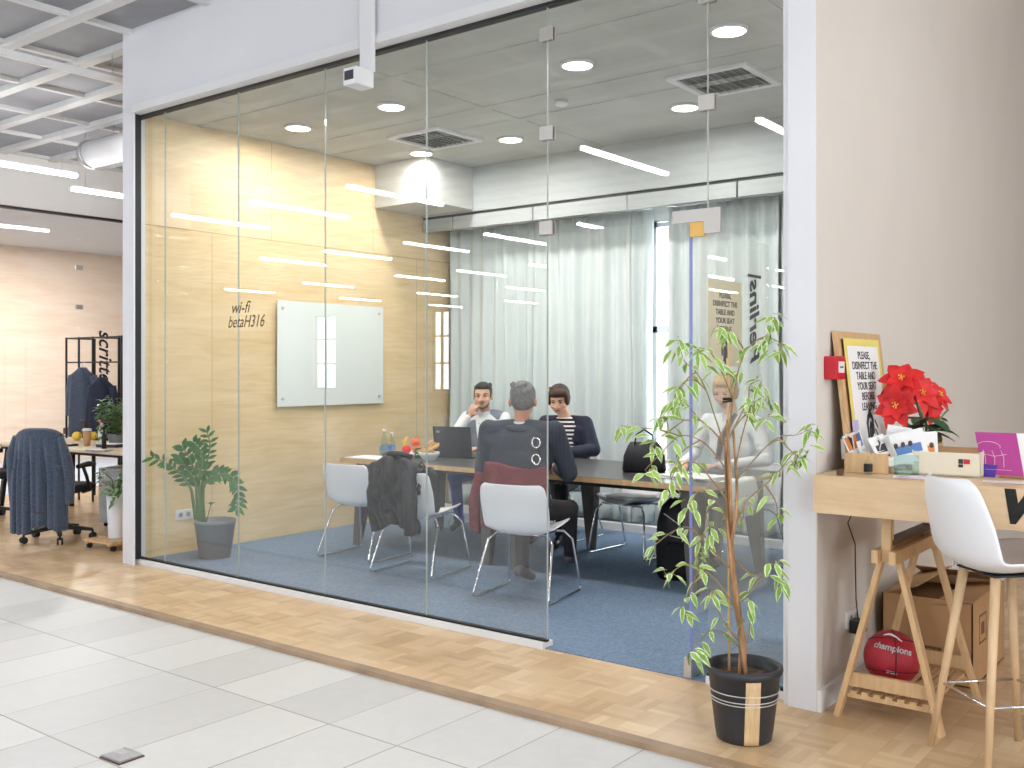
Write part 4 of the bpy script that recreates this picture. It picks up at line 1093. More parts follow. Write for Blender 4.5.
MB().box((-.135, -.10, 0), (.135, .10, .008)).box((-.135, -.10, 0), (-.130, .10, .105)).box((.130, -.10, 0), (.135, .10, .105)).box((-.135, -.10, 0), (.135, -.095, .10)).box((-.135, .095, 0), (.135, .10, .105)).build('carton', 'cream', MBc)
MB().box((-.13, -.09, .0), (.13, .094, .004), Matrix.Rotation(radians(6), 3, 'X'), (0, 0, .098)).build('lid', 'kraft', MBc)
MB().box((.05, -.1012, .055), (.068, -.1002, .075)).box((.05, -.1012, .04), (.068, -.1002, .053)).build('dark_emblem', 'darkprint', MBc)
MB().box((.07, -.1012, .055), (.095, -.1002, .075)).build('red_emblem', 'red', MBc)
cs = thing('card_stand', 'wooden stand holding a magenta card and a white card on the desk', 'card stand', (-.935, 4.60, DZ), radians(0))
MB().cbox((.06, -.03, .02), (.17, .045, .04), bev=.002).build('wood_base', 'kraft', cs)
Rc = Matrix.Rotation(radians(10), 3, 'X')
tl = .12
def skew(x0, x1, dy): return [V((x0+.0, dy, .01)), V((x1, dy, .01)), V((x1-.035, dy+.03, .185)), V((x0-.035, dy+.03, .185))]
MB().prism(skew(-.09, .07, -.062), (0, .002, 0)).build('magenta_card', 'purple', cs)
MB().prism([V((-.092, -.064, .0)), V((-.04, -.064, .0)), V((-.03, -.0605, .05)), V((-.102, -.0605, .055))], (0, .0015, 0)).build('violet_corner', 'violet', cs)
MB().prism(skew(.07, .19, -.058), (0, .002, 0)).build('white_card', 'paper', cs)
fg = MB()
def fpt(x, z): return V((x-.2*z, -.0645+.165*z, .012+z))
for k in range(2): pass
fg.tube([fpt(-.045+.045*cos(a), .115+.02*sin(a)) for a in [pi*q/10 for q in range(-1, 12)]], .0014, 5)
for sx in (-.07, -.035, -.0): fg.tube([fpt(sx, .10), fpt(sx+.006, .07), fpt(sx, .03)], .0014, 5)
fg.tube([fpt(-.08, .085), fpt(-.03, .075), fpt(.02, .085)], .0014, 5); fg.tube([fpt(-.075, .02), fpt(.03, .02)], .001, 5)
fg.build('line_drawing', 'pink', cs)
def flat(loc, rz_, w1, h1, m_, lb, name='leaflet'):
    t = thing(name, lb, 'leaflet', loc, rz_); MB().box((-w1/2, -h1/2, 0), (w1/2, h1/2, .0015)).build('sheet', m_, t)
    MB().box((-w1/2+.01, -h1/2+.01, .0015), (w1/2-.03, h1/2-.05, .0022)).build('printed_block', 'paper' if m_ != 'paper' else 'lilacnote', t)
flat((-1.25, 4.32, DZ), .3, .14, .10, 'paper', 'white leaflet lying flat near the front edge of the desk')
flat((-1.235, 4.33, DZ+.003), .7, .10, .08, 'pink', 'pinkish card lying on top of the flat white leaflet')
flat((-1.09, 4.30, DZ), -.1, .10, .08, 'greyplastic', 'grey-printed card flat in front of the cream carton')
flat((-.86, 4.36, DZ), .1, .24, .06, 'paper', 'long white slip on the desk in front of the magenta card')

# floor hatch in tile
fh = thing('floor_box', 'small square metal floor hatch lying slightly open on the tiles', 'floor box', (P(122, 759, 3.93).x, P(122, 759, 3.93).y, -.02), radians(2))
MB().loft([[V((-.06, -.05, 0)), V((.06, -.05, 0)), V((.06, .05, 0)), V((-.06, .05, 0))], [V((-.06, -.05, .012)), V((.06, -.05, .012)), V((.06, .05, .012)), V((-.06, .05, .012))], [V((-.03, -.02, .022)), V((.03, -.02, .022)), V((.03, .02, .022)), V((-.03, .02, .022))]], smooth=False).build('lid', 'steel', fh)
MB().box((-.066, -.056, 0), (.066, .056, .005)).build('rim', 'brown', fh)

# ================================================================== OFFICE AREA ON THE LEFT
od = thing('office_table', 'pale wood office table on black A-shaped legs beyond the white post', 'table', (-9.3, 5.42, 0), radians(4))
MB().box((-1.45, -.45, .715), (1.2, .45, .74), bev=.004).build('tabletop', 'lightwoodtop', od)
MB().box((-1.35, -.36, .68), (1.1, -.33, .715)).box((-1.35, .33, .68), (1.1, .36, .715)).build('rail', 'blacksteel', od)
for x in (-1.2, .98):
    for y in (-.36, .36):
        MB().bar((x, y, .715), (x+.09*(1 if x > 0 else -1), y*1.12, 0), .045, .04, up=(0, 1, 0)).bar((x-.02*(1 if x > 0 else -1), y, .715), (x+.085*(1 if x > 0 else -1), y*1.12, .12), .02, .02).build('leg', 'blacksteel', od)
    MB().bar((x, -.36, .45), (x, .36, .45), .025, .025).build('cross_bar', 'blacksteel', od)
def office_chair(loc, rz, label, arms=True):
    t = thing('office_chair', label, 'chair', loc, rz, 'black office chairs')
    for k in range(5):
        a = 2*pi*k/5+.3; p = V((cos(a)*.29, sin(a)*.29, .085))
        leg = MB().loft([[V((cos(a)*r, sin(a)*r, z))+V((-sin(a), cos(a), 0))*s_*w+V((0, 0, q*h)) for s_, q in ((-1, -1), (1, -1), (1, 1), (-1, 1))] for r, z, w, h in ((.03, .12, .025, .022), (.29, .085, .018, .012))], smooth=False).build('base_arm', 'blackplastic', t)
        c = MB()
        for s_ in (-1, 1):
            o = V((-sin(a), cos(a), 0))*.018*s_
            c.tube([p+o*.6+V((0, 0, -.055)), p+o*1.3+V((0, 0, -.055))], .03, 14)
        c.tube([p, p+V((0, 0, -.045))], .010, 8); c.build('caster', 'blackplastic', leg)
    MB().tube([(0, 0, .12), (0, 0, .28), (0, 0, .29), (0, 0, .42)], [.03, .03, .017, .017], 14).build('gas_column', 'blackplastic', t)
    MB().loft([[V((x*w, y*d+.02, z)) for x, y in ((-.8, -1), (.8, -1), (1, -.8), (1, .8), (.8, 1), (-.8, 1), (-1, .8), (-1, -.8))] for z, w, d in ((.42, .20, .19), (.44, .235, .225), (.475, .24, .235), (.495, .21, .21))]).build('seat', 'blackcloth', t)
    MB().grid(lambda u, v: V(((u-.5)*(.42+.03*sin(pi*v)), -.24-.06*v-.03*sin(pi*v)+.10*(u-.5)**2*4*.35, .54+v*.42)), 10, 10).build('backrest', 'blackcloth', t, solid=.035, sub=1)
    MB().bar((0, -.16, .43), (0, -.27, .50), .06, .02).bar((0, -.27, .48), (0, -.29, .66), .06, .02).build('back_bracket', 'blackplastic', t)
    if arms:
        for s_ in (-1, 1):
            MB().tube([(s_*.2, .05, .42), (s_*.28, .04, .44), (s_*.285, -.02, .56), (s_*.285, -.08, .66)], .015, 8).build('arm_support', 'blackplastic', t)
            MB().tube([(s_*.285, -.16, .665), (s_*.285, .0, .675), (s_*.285, .10, .665)], [.02, .026, .02], 8).build('arm_pad', 'blackplastic', t)
    return t
OC = V((-8.60, 4.52, 0))
office_chair(OC, radians(30), 'black office chair with a slate cardigan over its back')
cg = thing('cardigan', 'slate blue knitted cardigan draped over the office chair', 'cardigan', OC, radians(30))
def cgf(u, v):
    s_ = (u-.5)*2; L = v*1.02
    if L < .16: y = -.255-.02*L; z = .80+L*1.15
    elif L < .24:
        k = (L-.16)/.08; y = -.255-.12*k; z = .985+.015*sin(pi*k)
    else:
        k = (L-.24)/.78; y = -.375+.03*k; z = .985-.86*k*(1-.05*s_)
    w_ = .205 if L < .2 else .205+.055*min(1, (L-.2)/.45)
    fold = (.022*sin(11*s_+.6)+.014*sin(23*s_+1.1+1.5*L))*min(1, max(0, (L-.28)/.25))
    z -= .07*abs(s_)**4*(L < .5)
    if L > .9: z += .035*sin(4*s_+1)
    if L > .18: y += .09*abs(s_)**2.2*(1-.3*L)
    return V((s_*w_-.0, y-fold, max(z, .10)))
MB().grid(cgf, 60, 44).build('knit_body', 'cardigan', cg, solid=.012)
MB().tube([(-.20, -.29, .93), (-.25, -.28, .78), (-.262, -.26, .6), (-.255, -.25, .42), (-.25, -.25, .33)], [.03, .045, .042, .038, .035], 12).build('sleeve', 'cardigan', cg)
MB().tube([(.20, -.29, .93), (.25, -.28, .75), (.27, -.26, .6), (.265, -.25, .45), (.26, -.25, .36)], [.03, .045, .045, .04, .036], 12).build('sleeve', 'cardigan', cg)
office_chair(V((-10.35, 4.7, 0)), radians(-35), 'black office chair cut off by the left picture edge')
office_chair(V((-9.05, 6.35, 0)), radians(170), 'black office chair on the far side of the office table')
# pedestal, dolly, plants
pe = thing('drawer_pedestal', 'light grey drawer pedestal under the office table', 'cabinet', (-8.95, 5.45, 0), radians(30))
MB().box((-.2, -.26, .04), (.2, .26, .56), bev=.006).build('body', 'greyplastic', pe)
for z in (.06, .23, .40): MB().box((-.19, -.272, z), (.19, -.261, z+.15), bev=.003).build('drawer', 'greyplastic', pe)
for sx in (-1, 1):
    for sy in (-1, 1): MB().tube([(sx*.16-.01, sy*.2, .022), (sx*.16+.01, sy*.2, .022)], .022, 12).build('caster', 'blackplastic', pe)
dy = thing('plant_dolly', 'small slatted wooden plant dolly on casters by the white post', 'dolly', (-7.85, 4.62, 0), radians(5))
sld = MB()
for i in range(5): sld.box((-.2, -.17+.075*i, .062), (.2, -.115+.075*i, .078))
sld.box((-.17, -.17, .045), (-.13, .185, .062)).box((.13, -.17, .045), (.17, .185, .062)); sld.build('slats', 'wood', dy)
for sx in (-1, 1):
    for sy in (-1, 1): MB().tube([(sx*.16-.012, sy*.13, .023), (sx*.16+.012, sy*.13, .023)], .023, 12).build('caster', 'blackplastic', dy)
def bushy(loc, lb, R, H, n, zpot, seed, m='leafmid', potm='greypot', L=.07):
    t = thing('potted_plant', lb, 'plant', loc)
    MB().lathe([(R*.4, 0), (R*.5, zpot), (R*.45, zpot), (R*.38, zpot*.85), (.001, zpot*.85)], seg=24, cap=False).build('pot', potm, t)
    g = random.Random(seed); s_ = MB(); l_ = MB()
    for i in range(n):
        a = g.uniform(0, 2*pi); r_ = R*sqrt(g.random()); h = zpot+H*g.uniform(.15, 1)
        tip = V((cos(a)*r_, sin(a)*r_, h)); s_.tube([(0, 0, zpot*.85), V((cos(a)*r_*.3, sin(a)*r_*.3, zpot+(h-zpot)*.6)), tip], .003, 5)
        for q in range(5):
            b = g.uniform(0, 2*pi); l_.leaf(tip-V((cos(a)*r_*.2*q/5, sin(a)*r_*.2*q/5, .025*q)), V((cos(b), sin(b), g.uniform(-.3, .5))), V((0, 0, 1)), L*g.uniform(.7, 1.2), L*.45, .3)
    s_.build('stems', 'stalk', t); l_.build('foliage', m, t, normals=False)
bushy((-9.50, 5.62, .7415), 'bushy green plant standing on the office table beside the white post', .2, .40, 46, .10, 3, L=.09)
bushy((-7.86, 4.64, .080), 'green plant in a lilac pot on the plant dolly', .16, .28, 26, .36, 5, potm='lilac', L=.08)
# shelf frame with hanging coats
rk = thing('coat_rack', 'black steel grid frame standing behind the office table', 'rack', (-11.32, 6.05, 0))
g = MB()
for x in (0, .28, .58, 1.12, 1.18): g.box((x-.009, -.009, 0), (x+.009, .009, 1.88))
for z in (1.86, 1.58): g.box((0, -.007, z), (1.18, .007, z+.016))
for x in (0, .58, 1.18): g.box((x-.009, .0, 1.86), (x+.009, .35, 1.876)).box((x-.009, .34, 0), (x+.009, .36, 1.876))
g.build('steel_frame', 'blacksteel', rk)
def coat(x, y, m, lb, w, z0, z1):
    t = thing('hanging_coat', lb, 'coat', (x, y, z0), radians(36))
    H_ = z1-z0
    rings = []
    for v in (0, .15, .4, .7, .88, .96, 1):
        ww = w*(1.15-.25*v) if v < .9 else w*(.8-(v-.88)*5)
        rings.append([V((cos(a)*max(ww, .03)*(1+.1*sin(5*a+v*3)), sin(a)*.07*(1+.15*sin(4*a)), v*H_)) for a in [2*pi*k/24 for k in range(24)]])
    MB().loft(rings).build('body', m, t)
    for s_ in (-1, 1): MB().tube([(s_*w*.75, 0, H_*.88), (s_*w*1.0, .02, H_*.6), (s_*w*1.08, .02, H_*.3)], [.05, .05, .042], 10).build('sleeve', m, t)
    MB().tube([(0, 0, H_), (0, 0, H_+.05), (.02, 0, H_+.07), (.03, 0, H_+.05)], .004, 6).build('hook', 'steel', t)
coat(-10.74, 5.93, 'cardigan', 'slate grey coat hanging on the black grid frame', .15, .75, 1.53)
coat(-10.42, 5.98, 'navy', 'dark navy coat hanging right of the grey coat', .14, .6, 1.42)
# desk items
OZ = .7405
def po_(px, py): 
    d = (CAMH-OZ)*FPX/(py-370); p = P(px, py, d); return V((p.x, p.y, OZ+.0008))
cupt = thing('coffee_cup', 'brown paper coffee cup with white lid on the office table', 'cup', po_(87, 446))
MB().lathe([(.03, 0), (.042, .15)], seg=20).build('cup', 'kraft', cupt); MB().lathe([(.045, .15), (.043, .17), (.03, .175)], seg=20).build('lid', 'white', cupt)
for (px, py, lb, r) in ((77, 441, 'yellow fruit left of the coffee cup', .05), (93, 440, 'yellow fruit right of the coffee cup', .045)):
    t = thing('lemon', lb+' on the office table', 'fruit', po_(px, py), 0, 'yellow fruits on the office table'); MB().ell((0, 0, r), (r*1.15, r, r), su=16, sv=12).build('flesh', 'yellow', t); MB().ell((r*1.15, 0, r), .008, su=8, sv=6).build('tip', 'leafmid', t)
t = thing('yellow_flower', 'yellow flower in a small vase behind the coffee cup', 'flower', po_(84, 438))
MB().lathe([(.03, 0), (.035, .08), (.015, .14), (.018, .16)], seg=16).build('vase', 'darkwood', t)
f_ = MB()
for i in range(14): f_.leaf((0, 0, .19), V((cos(i*2.4), sin(i*2.4), .3+.1*(i % 4))), V((0, 0, 1)), .05, .035, .2)
f_.build('petals', 'yellow', t, normals=False)
t = thing('spray_bottle', 'white spray bottle with red trigger on the office table', 'bottle', po_(102, 443))
MB().lathe([(.04, 0), (.042, .01), (.04, .13), (.016, .18), (.014, .21)], seg=20).build('body', 'shell', t)
MB().box((-.05, -.012, .21), (.02, .012, .24), bev=.003).bar((-.035, 0, .21), (-.045, 0, .16), .012, .008).build('trigger', 'red', t)
t = thing('bottle', 'slim black bottle in front of the spray bottle on the office table', 'bottle', po_(104, 449))
MB().lathe([(.022, 0), (.022, .12), (.009, .16), (.009, .2)], seg=16).build('body', 'blackplastic', t); MB().lathe([(.012, .19), (.012, .21)], seg=12).build('cap', 'blackcloth', t)
t = thing('speaker_box', 'tall grey speaker with a round hole behind the coffee cup', 'speaker', po_(86, 437), radians(35))
t.location.z = OZ
MB().box((-.10, -.08, 0), (.02, .08, .40), bev=.004).build('cabinet', 'greyplastic', t)
MB().box((.03, -.09, 0), (.13, .06, .42), bev=.004).build('front_cabinet', 'hallwall', t)
MB().tube([(.08, -.088, .34), (.08, -.094, .34)], .03, 20).build('round_hole', 'ink', t)
for (px, py, w1, h1, hh, m_, lb) in ((112, 447, .24, .17, .03, 'darkprint', 'stack of dark papers near the post on the office table'), (99, 451, .22, .12, .012, 'greyplastic', 'grey notebook at the front edge of the office table'), (73, 434, .18, .12, .07, 'brown', 'small brown case at the back of the office table'), (68, 446, .16, .1, .02, 'darkprint', 'dark wallet left of the coffee cup on the office table')):
    t = thing('notebook' if hh < .05 else 'small_case', lb, 'notebook' if hh < .05 else 'case', po_(px, py), .4)
    MB().box((-w1/2, -h1/2, 0), (w1/2, h1/2, hh), bev=.003).build('cover', m_, t); MB().box((-w1/2+.004, -h1/2+.004, hh), (w1/2-.02, h1/2-.02, hh+.004)).build('page', 'paper' if hh < .05 else m_, t)
# lounge armchair far left
la = thing('armchair', 'armchair with pale blue back and brown wooden arms at the left edge', 'chair', (-13.75, 5.35, .007), radians(60))
MB().box((-.28, -.3, .42), (.28, .3, .50), bev=.02).build('seat', 'bluechair', la)
MB().box((-.3, .26, .50), (.3, .33, 1.08), bev=.02).build('backrest', 'bluechair', la)
for s_ in (-1, 1):
    MB().box((s_*.34-.03, -.32, .64), (s_*.34+.03, .34, .68), bev=.006).build('armrest', 'darkwood', la)
    for y in (-.28, .3): MB().bar((s_*.34, y, 0), (s_*.34, y, .64), .035, .035).build('leg', 'darkwood', la)
# outdoor-facing hall furniture seen only as reflections is kept to one table with two chairs

# ================================================================== PEOPLE
def lerp(a, b, t): return V(a)+(V(b)-V(a))*t
def hand(mb, wrist, d, palm_n, side, curl=.5, k=1.0):
    # d: direction to the fingers, palm_n: direction the palm faces, side: +1 thumb to d x n
    d = V(d).normalized(); n = (V(palm_n)-d*V(palm_n).dot(d)).normalized(); s = d.cross(n)*side
    w = V(wrist)
    R = Matrix((s, n, d)).transposed()
    mb.ell(w+d*.048*k, (.041*k, .017*k, .052*k), R, 12, 8)
    for i, (o, L) in enumerate(((.031, .070), (.011, .080), (-.010, .074), (-.030, .058))):
        p = w+d*.088*k+s*o*k; c = curl*(1+.12*i)
        a1 = c*.7; a2 = c*1.5; a3 = c*2.1
        p1 = p+(d*cos(a1)+n*sin(a1))*L*.45*k; p2 = p1+(d*cos(a2)+n*sin(a2))*L*.32*k; p3 = p2+(d*cos(a3)+n*sin(a3))*L*.25*k
        mb.tube([p-d*.02*k, p, p1, p2, p3], [.0095*k, .0092*k, .0088*k, .0082*k, .0066*k], 8); mb.ell(p3, .0066*k, su=8, sv=6)
    t0 = w+d*.022*k+s*.03*k; t1 = t0+(s*.75+d*.6+n*.25).normalized()*.042*k; t2 = t1+(s*.2+d*.85+n*.5).normalized()*.034*k
    mb.tube([t0-s*.02*k, t0, t1, t2], [.013*k, .0125*k, .0105*k, .008*k], 8); mb.ell(t2, .008*k, su=8, sv=6)
def head_parts(p, H, yaw, pitch, skin, hair, style, k=1.0, roll=0):
    R = Matrix.Rotation(yaw, 3, 'Z') @ Matrix.Rotation(pitch, 3, 'X') @ Matrix.Rotation(roll, 3, 'Y')
    T = lambda v: V(H)+R @ (V(v)*k)
    b = MB()
    b.ell(T((0, -.008, .025)), (.077*k, .094*k, .088*k), R, 20, 14)
    b.ell(T((0, .022, -.035)), (.062*k, .068*k, .075*k), R, 18, 12)
    b.ell(T((0, .05, -.082)), (.033*k, .03*k, .026*k), R, 12, 8)
    b.tube([T((0, .084, .012)), T((0, .098, -.012)), T((0, .108, -.028)), T((0, .090, -.036))], [.008*k, .011*k, .015*k, .010*k], 8)
    for s in (-1, 1):
        b.ell(T((s*.079, -.005, -.012)), (.011*k, .02*k, .032*k), R, 10, 8)
        b.ell(T((s*.030, .082, .024)), (.022*k, .010*k, .007*k), R, 10, 8)
        b.ell(T((s*.045, .058, -.03)), (.022*k, .02*k, .022*k), R, 10, 8)
        b.ell(T((s*.016, .094, -.032)), (.010*k, .009*k, .008*k), R, 8, 6)
    b.ell(T((0, .084, -.058)), (.022*k, .010*k, .010*k), R, 10, 8)
    return b, T, R
def face_bits(p, T, R, k, hair, beard=False, closed=False):
    e = MB(); br = MB()
    for s in (-1, 1):
        e.ell(T((s*.031, .0845, .009)), (.011*k, .005*k, (.0035 if closed else .0055)*k), R, 10, 8)
        br.tube([T((s*.014, .092, .025)), T((s*.032, .089, .032)), T((s*.050, .075, .027))], [.003*k, .0045*k, .0025*k], 6)
    e.build('eyes', 'eye', p); br.build('eyebrows', hair, p)
    MB().tube([T((-.020, .088, -.060)), T((0, .097, -.059)), T((.020, .088, -.060))], [.002*k, .0055*k, .002*k], 6).build('mouth', 'lip', p)
def hair_mesh(p, T, R, k, m, style, seed=1):
    h = MB()
    if style == 'short':
        h.ell(T((0, -.020, .040)), (.082*k, .092*k, .083*k), R, 20, 14); h.ell(T((0, -.045, .0)), (.074*k, .062*k, .075*k), R, 16, 10)
        h.ell(T((0, .03, .082)), (.062*k, .055*k, .032*k), R, 14, 8)
        for s in (-1, 1): h.ell(T((s*.066, .0, .02)), (.016*k, .035*k, .045*k), R, 10, 8)
    elif style == 'bowl':
        h.ell(T((0, -.022, .040)), (.088*k, .098*k, .084*k), R, 20, 14); h.ell(T((0, -.05, .0)), (.088*k, .068*k, .082*k), R, 16, 10)
        h.ell(T((-.02, .050, .080)), (.070*k, .042*k, .030*k), R, 14, 10)
        for s in (-1, 1): h.ell(T((s*.075, .015, .012)), (.022*k, .045*k, .058*k), R, 12, 8)
        for i in range(7): h.ell(T((-.06+.02*i, .078-.004*abs(i-3), .066)), (.014*k, .012*k, .02*k), R, 8, 6)
    else:
        h.ell(T((0, -.018, .045)), (.088*k, .098*k, .086*k), R, 20, 14); h.ell(T((0, -.05, -.01)), (.082*k, .062*k, .085*k), R, 16, 10)
        h.ell(T((0, .04, .080)), (.066*k, .05*k, .032*k), R, 14, 8)
        for s in (-1, 1): h.ell(T((s*.073, .0, -.0)), (.02*k, .04*k, .06*k), R, 12, 8)
    g = random.Random(seed)
    for i in range(26):
        a = g.uniform(0, 2*pi); q = T((.07*cos(a), -.03+.075*sin(a), g.uniform(.03, .10))); h.ell(q, .013*k, su=6, sv=5)
    h.build('hair', m, p, remesh=.006, smooth=3)

def person(loc, rz, label, H, yaw, pitch, arms, legs, colors, hairstyle, hairm, skin='skin', lean=.05, sh=.185, k=1.0, top_r=1.0, jacket=None, vest=None, collar=True, roll=0, group=None, hem=.42, shz=.99):
    p = bpy.data.objects.new('person', None)
    # body: one continuous surface
    b, T, R = head_parts(None, H, yaw, pitch, skin, hairm, hairstyle, k, roll)
    neck = V((0, lean, shz+.045)); chest = V((0, lean, shz-.11)); belly = V((0, lean*.5+.01, .68)); pel = V((0, 0, .55))
    b.tube([neck-V((0, 0, .06)), neck, T((0, -.02, -.06))], [.068, .056, .054], 12)
    b.ell(chest, (.14, .085, .15)); b.ell(belly, (.125, .085, .15)); b.ell(pel, (.145, .10, .09))
    b.cap(chest, belly, .09, .09); b.cap(belly, pel, .09, .09)
    S = {}
    for s, (E, W, hd, pn, curl) in ((1, arms[0]), (-1, arms[1])):
        sp = V((s*sh, lean+.0, shz)); S[s] = sp
        b.cap(V((s*.06, lean, shz-.02)), sp, .045, .045); b.cap(sp, E, .042, .034); b.cap(E, W, .034, .024)
        hand(b, lerp(E, W, 1.05), hd, pn, (1 if s > 0 else -1)*(-1), curl, .98)
    for s, (K, A, toe) in ((1, legs[0]), (-1, legs[1])):
        hp = V((s*.085, .02, .54)); b.cap(hp, K, .065, .048); b.cap(K, A, .046, .034); b.cap(A, V(A)+V(toe)*.5, .032, .026)
    body = b.build('person', skin, None, remesh=.0085, smooth=2)
    body.location = loc; body.rotation_euler = (0, 0, rz)
    tag(body, label, 'person', group)
    bpy.data.objects.remove(p); p = body
    face_bits(p, T, R, k, hairm)
    hair_mesh(p, T, R, k, hairm, hairstyle, len(label)+3)
    # garments
    def torso(mb, g, hemz=hem, sleeves=True, cuff=.93, neckopen=0):
        mb.ell(chest+V((0, 0, .02)), (.165*top_r+g, .105+g, .15+g)); mb.ell(chest-V((0, .0, .09)), (.160*top_r+g, .11+g, .16))
        mb.ell(belly, (.155*top_r+g, .115+g, .16)); mb.ell(belly-V((0, 0, .09)), (.165*top_r+g, .12+g, .10))
        for s in (-1, 1):
            mb.cap(V((s*.05, lean-.01, shz+.02)), S[s]+V((0, 0, -.008)), .045+g, .056+g)
            mb.cap(V((s*.05, lean-.0, shz-.06)), S[s]+V((-s*.02, 0, -.05)), .07+g, .06+g)
            if sleeves:
                E, W = arms[0 if s > 0 else 1][:2]
                mb.cap(S[s], E, .058+g, .047+g); mb.cap(E, lerp(E, W, cuff), .047+g, .036+g)
                for q in range(3): mb.ell(lerp(E, S[s], .12+.16*q)+V((0, .01, 0)), (.054+g, .05+g, .022))
        return mb
    if colors.get('shirt'):
        m_ = torso(MB(), 0); m_.tube([neck+V((0, 0, -.045)), neck+V((0, .004, .012))], [.078, .064], 14)
        m_.build('shirt', colors['shirt'], p, remesh=.009, smooth=3)
        if collar:
            cl_ = MB()
            for s in (-1, 1): cl_.prism([neck+V((s*.012, .085, -.055)), neck+V((s*.06, .066, -.075)), neck+V((s*.062, .03, .02)), neck+V((s*.02, .066, .012))], (0, .006, .002))
            cl_.build('collar', colors['shirt'], p)
    if vest:
        m_ = MB(); g = .022
        m_.ell(chest+V((0, 0, -.01)), (.165*top_r+g, .108+g, .15)); m_.ell(chest-V((0, 0, .10)), (.160*top_r+g, .113+g, .16)); m_.ell(belly, (.155*top_r+g, .118+g, .17))
        for s in (-1, 1): m_.cap(V((s*.075, lean-.01, shz+.03)), V((s*.155, lean-.005, shz+.008)), .052, .062)
        vo = m_.build('waistcoat', vest, p, remesh=.009, smooth=3)
        sf = MB()    # shirt front showing in the open V
        sf.prism([chest+V((-.05, .112, .10)), chest+V((.05, .112, .10)), chest+V((.028, .138, 0)), chest+V((.012, .142, -.10)), chest+V((-.012, .142, -.10)), chest+V((-.028, .138, 0))], (0, .008, 0))
        sf.build('shirt_front', colors['shirt'], p)
        bt = MB()
        for i in range(4): bt.ell(chest+V((0, .150, .06-.06*i)), (.005, .003, .005), su=8, sv=6)
        bt.build('buttons', 'ink', p)
    if jacket:
        m_ = torso(MB(), .016, cuff=.86)
        jo = m_.build('jacket', jacket, p, remesh=.009, smooth=3)
    # trousers
    m_ = MB(); m_.ell(pel, (.175, .135, .105)); m_.ell(pel+V((0, 0, .07)), (.158, .12, .08))
    for s, (K, A, toe) in ((1, legs[0]), (-1, legs[1])):
        hp = V((s*.085, .02, .545)); m_.cap(hp, K, .088, .066); m_.cap(K, lerp(K, A, .96), .064, .046); m_.ell(lerp(K, A, .93), (.055, .055, .03)); m_.ell(V(K)+V((0, .01, .005)), .068)
    m_.build('trousers', colors['trousers'], p, remesh=.010, smooth=3)
    for s, (K, A, toe) in ((1, legs[0]), (-1, legs[1])):
        A = V(A); t = V(toe); a2 = A+V((0, 0, 0))
        m_ = MB(); m_.cap(A-t.normalized()*.035+V((0, 0, -.02)), A+t+V((0, 0, 0)), .040, .032); m_.cap(A+V((0, 0, .01)), A+t*.5, .040, .036)
        m_.box((-.03, -.0, -.012), (.03, .02, .0)) if 0 else None
        m_.build('shoe', colors.get('shoe', 'shoe'), p, remesh=.008, smooth=3)
    return p, T, chest, neck, S
# man in vest, hand at chin (faces the camera side)
p1, T, chest, neck, S = person((-6.09, 7.47, .006), radians(196), 'man in a grey vest over a white shirt, hand on chin behind the laptop', (.0, .15, 1.25), radians(16), radians(-6),
    (((.27, .33, .80), (.10, .25, 1.06), (-.45, .05, .9), (-.3, -1, .2), 1.5), ((-.29, .20, .80), (-.08, .42, .775), (.9, .4, -.1), (0, 0, -1), .5)),
    (((.14, .47, .50), (.13, .40, .09), (0, .14, -.045)), ((-.14, .48, .50), (-.15, .46, .09), (0, .14, -.045))),
    dict(shirt='shirt', trousers='jeans'), 'short', 'hairblack', lean=.09, vest='vest', shz=1.04, sh=.20, top_r=1.1, k=1.08)
st = MB()      # short stubble beard
st.tube([T((-.058, .030, -.05)), T((-.046, .058, -.085)), T((0, .078, -.104)), T((.046, .058, -.085)), T((.058, .030, -.05))], [.006, .010, .012, .010, .006], 8)
st.tube([T((-.022, .090, -.050)), T((0, .098, -.045)), T((.022, .090, -.050))], .003, 6)
st.build('stubble', 'stubble', p1)
# person in navy blazer, striped top, writing
p2, T, chest, neck, S = person((-5.10, 7.38, .006), radians(194), 'short-haired person in a navy blazer and striped top, looking down at papers', (.03, .16, 1.235), radians(8), radians(-22),
    (((.29, .16, .80), (.13, .50, .785), (-.5, .8, -.1), (0, 0, -1), .7), ((-.29, .14, .80), (-.14, .48, .785), (.5, .8, -.1), (0, 0, -1), .5)),
    (((.12, .46, .50), (.13, .44, .09), (0, .14, -.045)), ((-.12, .48, .50), (-.14, .55, .09), (0, .14, -.045))),
    dict(shirt='stripes', trousers='blacktrouser'), 'bowl', 'hairbrown', lean=.08, collar=False, shz=1.02, k=1.08)
# blazer: back shell and two open fronts so that the striped top shows
m_ = MB(); g = .018
m_.ell(chest+V((0, -.035, .02)), (.18, .10, .15)); m_.ell(chest+V((0, -.03, -.1)), (.175, .105, .17)); m_.ell(V((0, .01, .66)), (.18, .11, .17))
for s in (-1, 1):
    m_.cap(V((s*.05, .05, 1.04)), S[s]+V((0, -.005, -.004)), .056, .074)
    E = V((s*.29, .15, .80)); W = V((s*.135, .49, .79))
    m_.cap(S[s], E, .073, .062); m_.cap(E, lerp(E, W, .80), .062, .050)
    m_.cap(chest+V((s*.155, .045, .05)), V((s*.16, .06, .66)), .055, .07)
    m_.cap(V((s*.055, .06, 1.045)), chest+V((s*.125, .06, -.03)), .03, .04)
m_.build('blazer', 'navy', p2, remesh=.009, smooth=3)
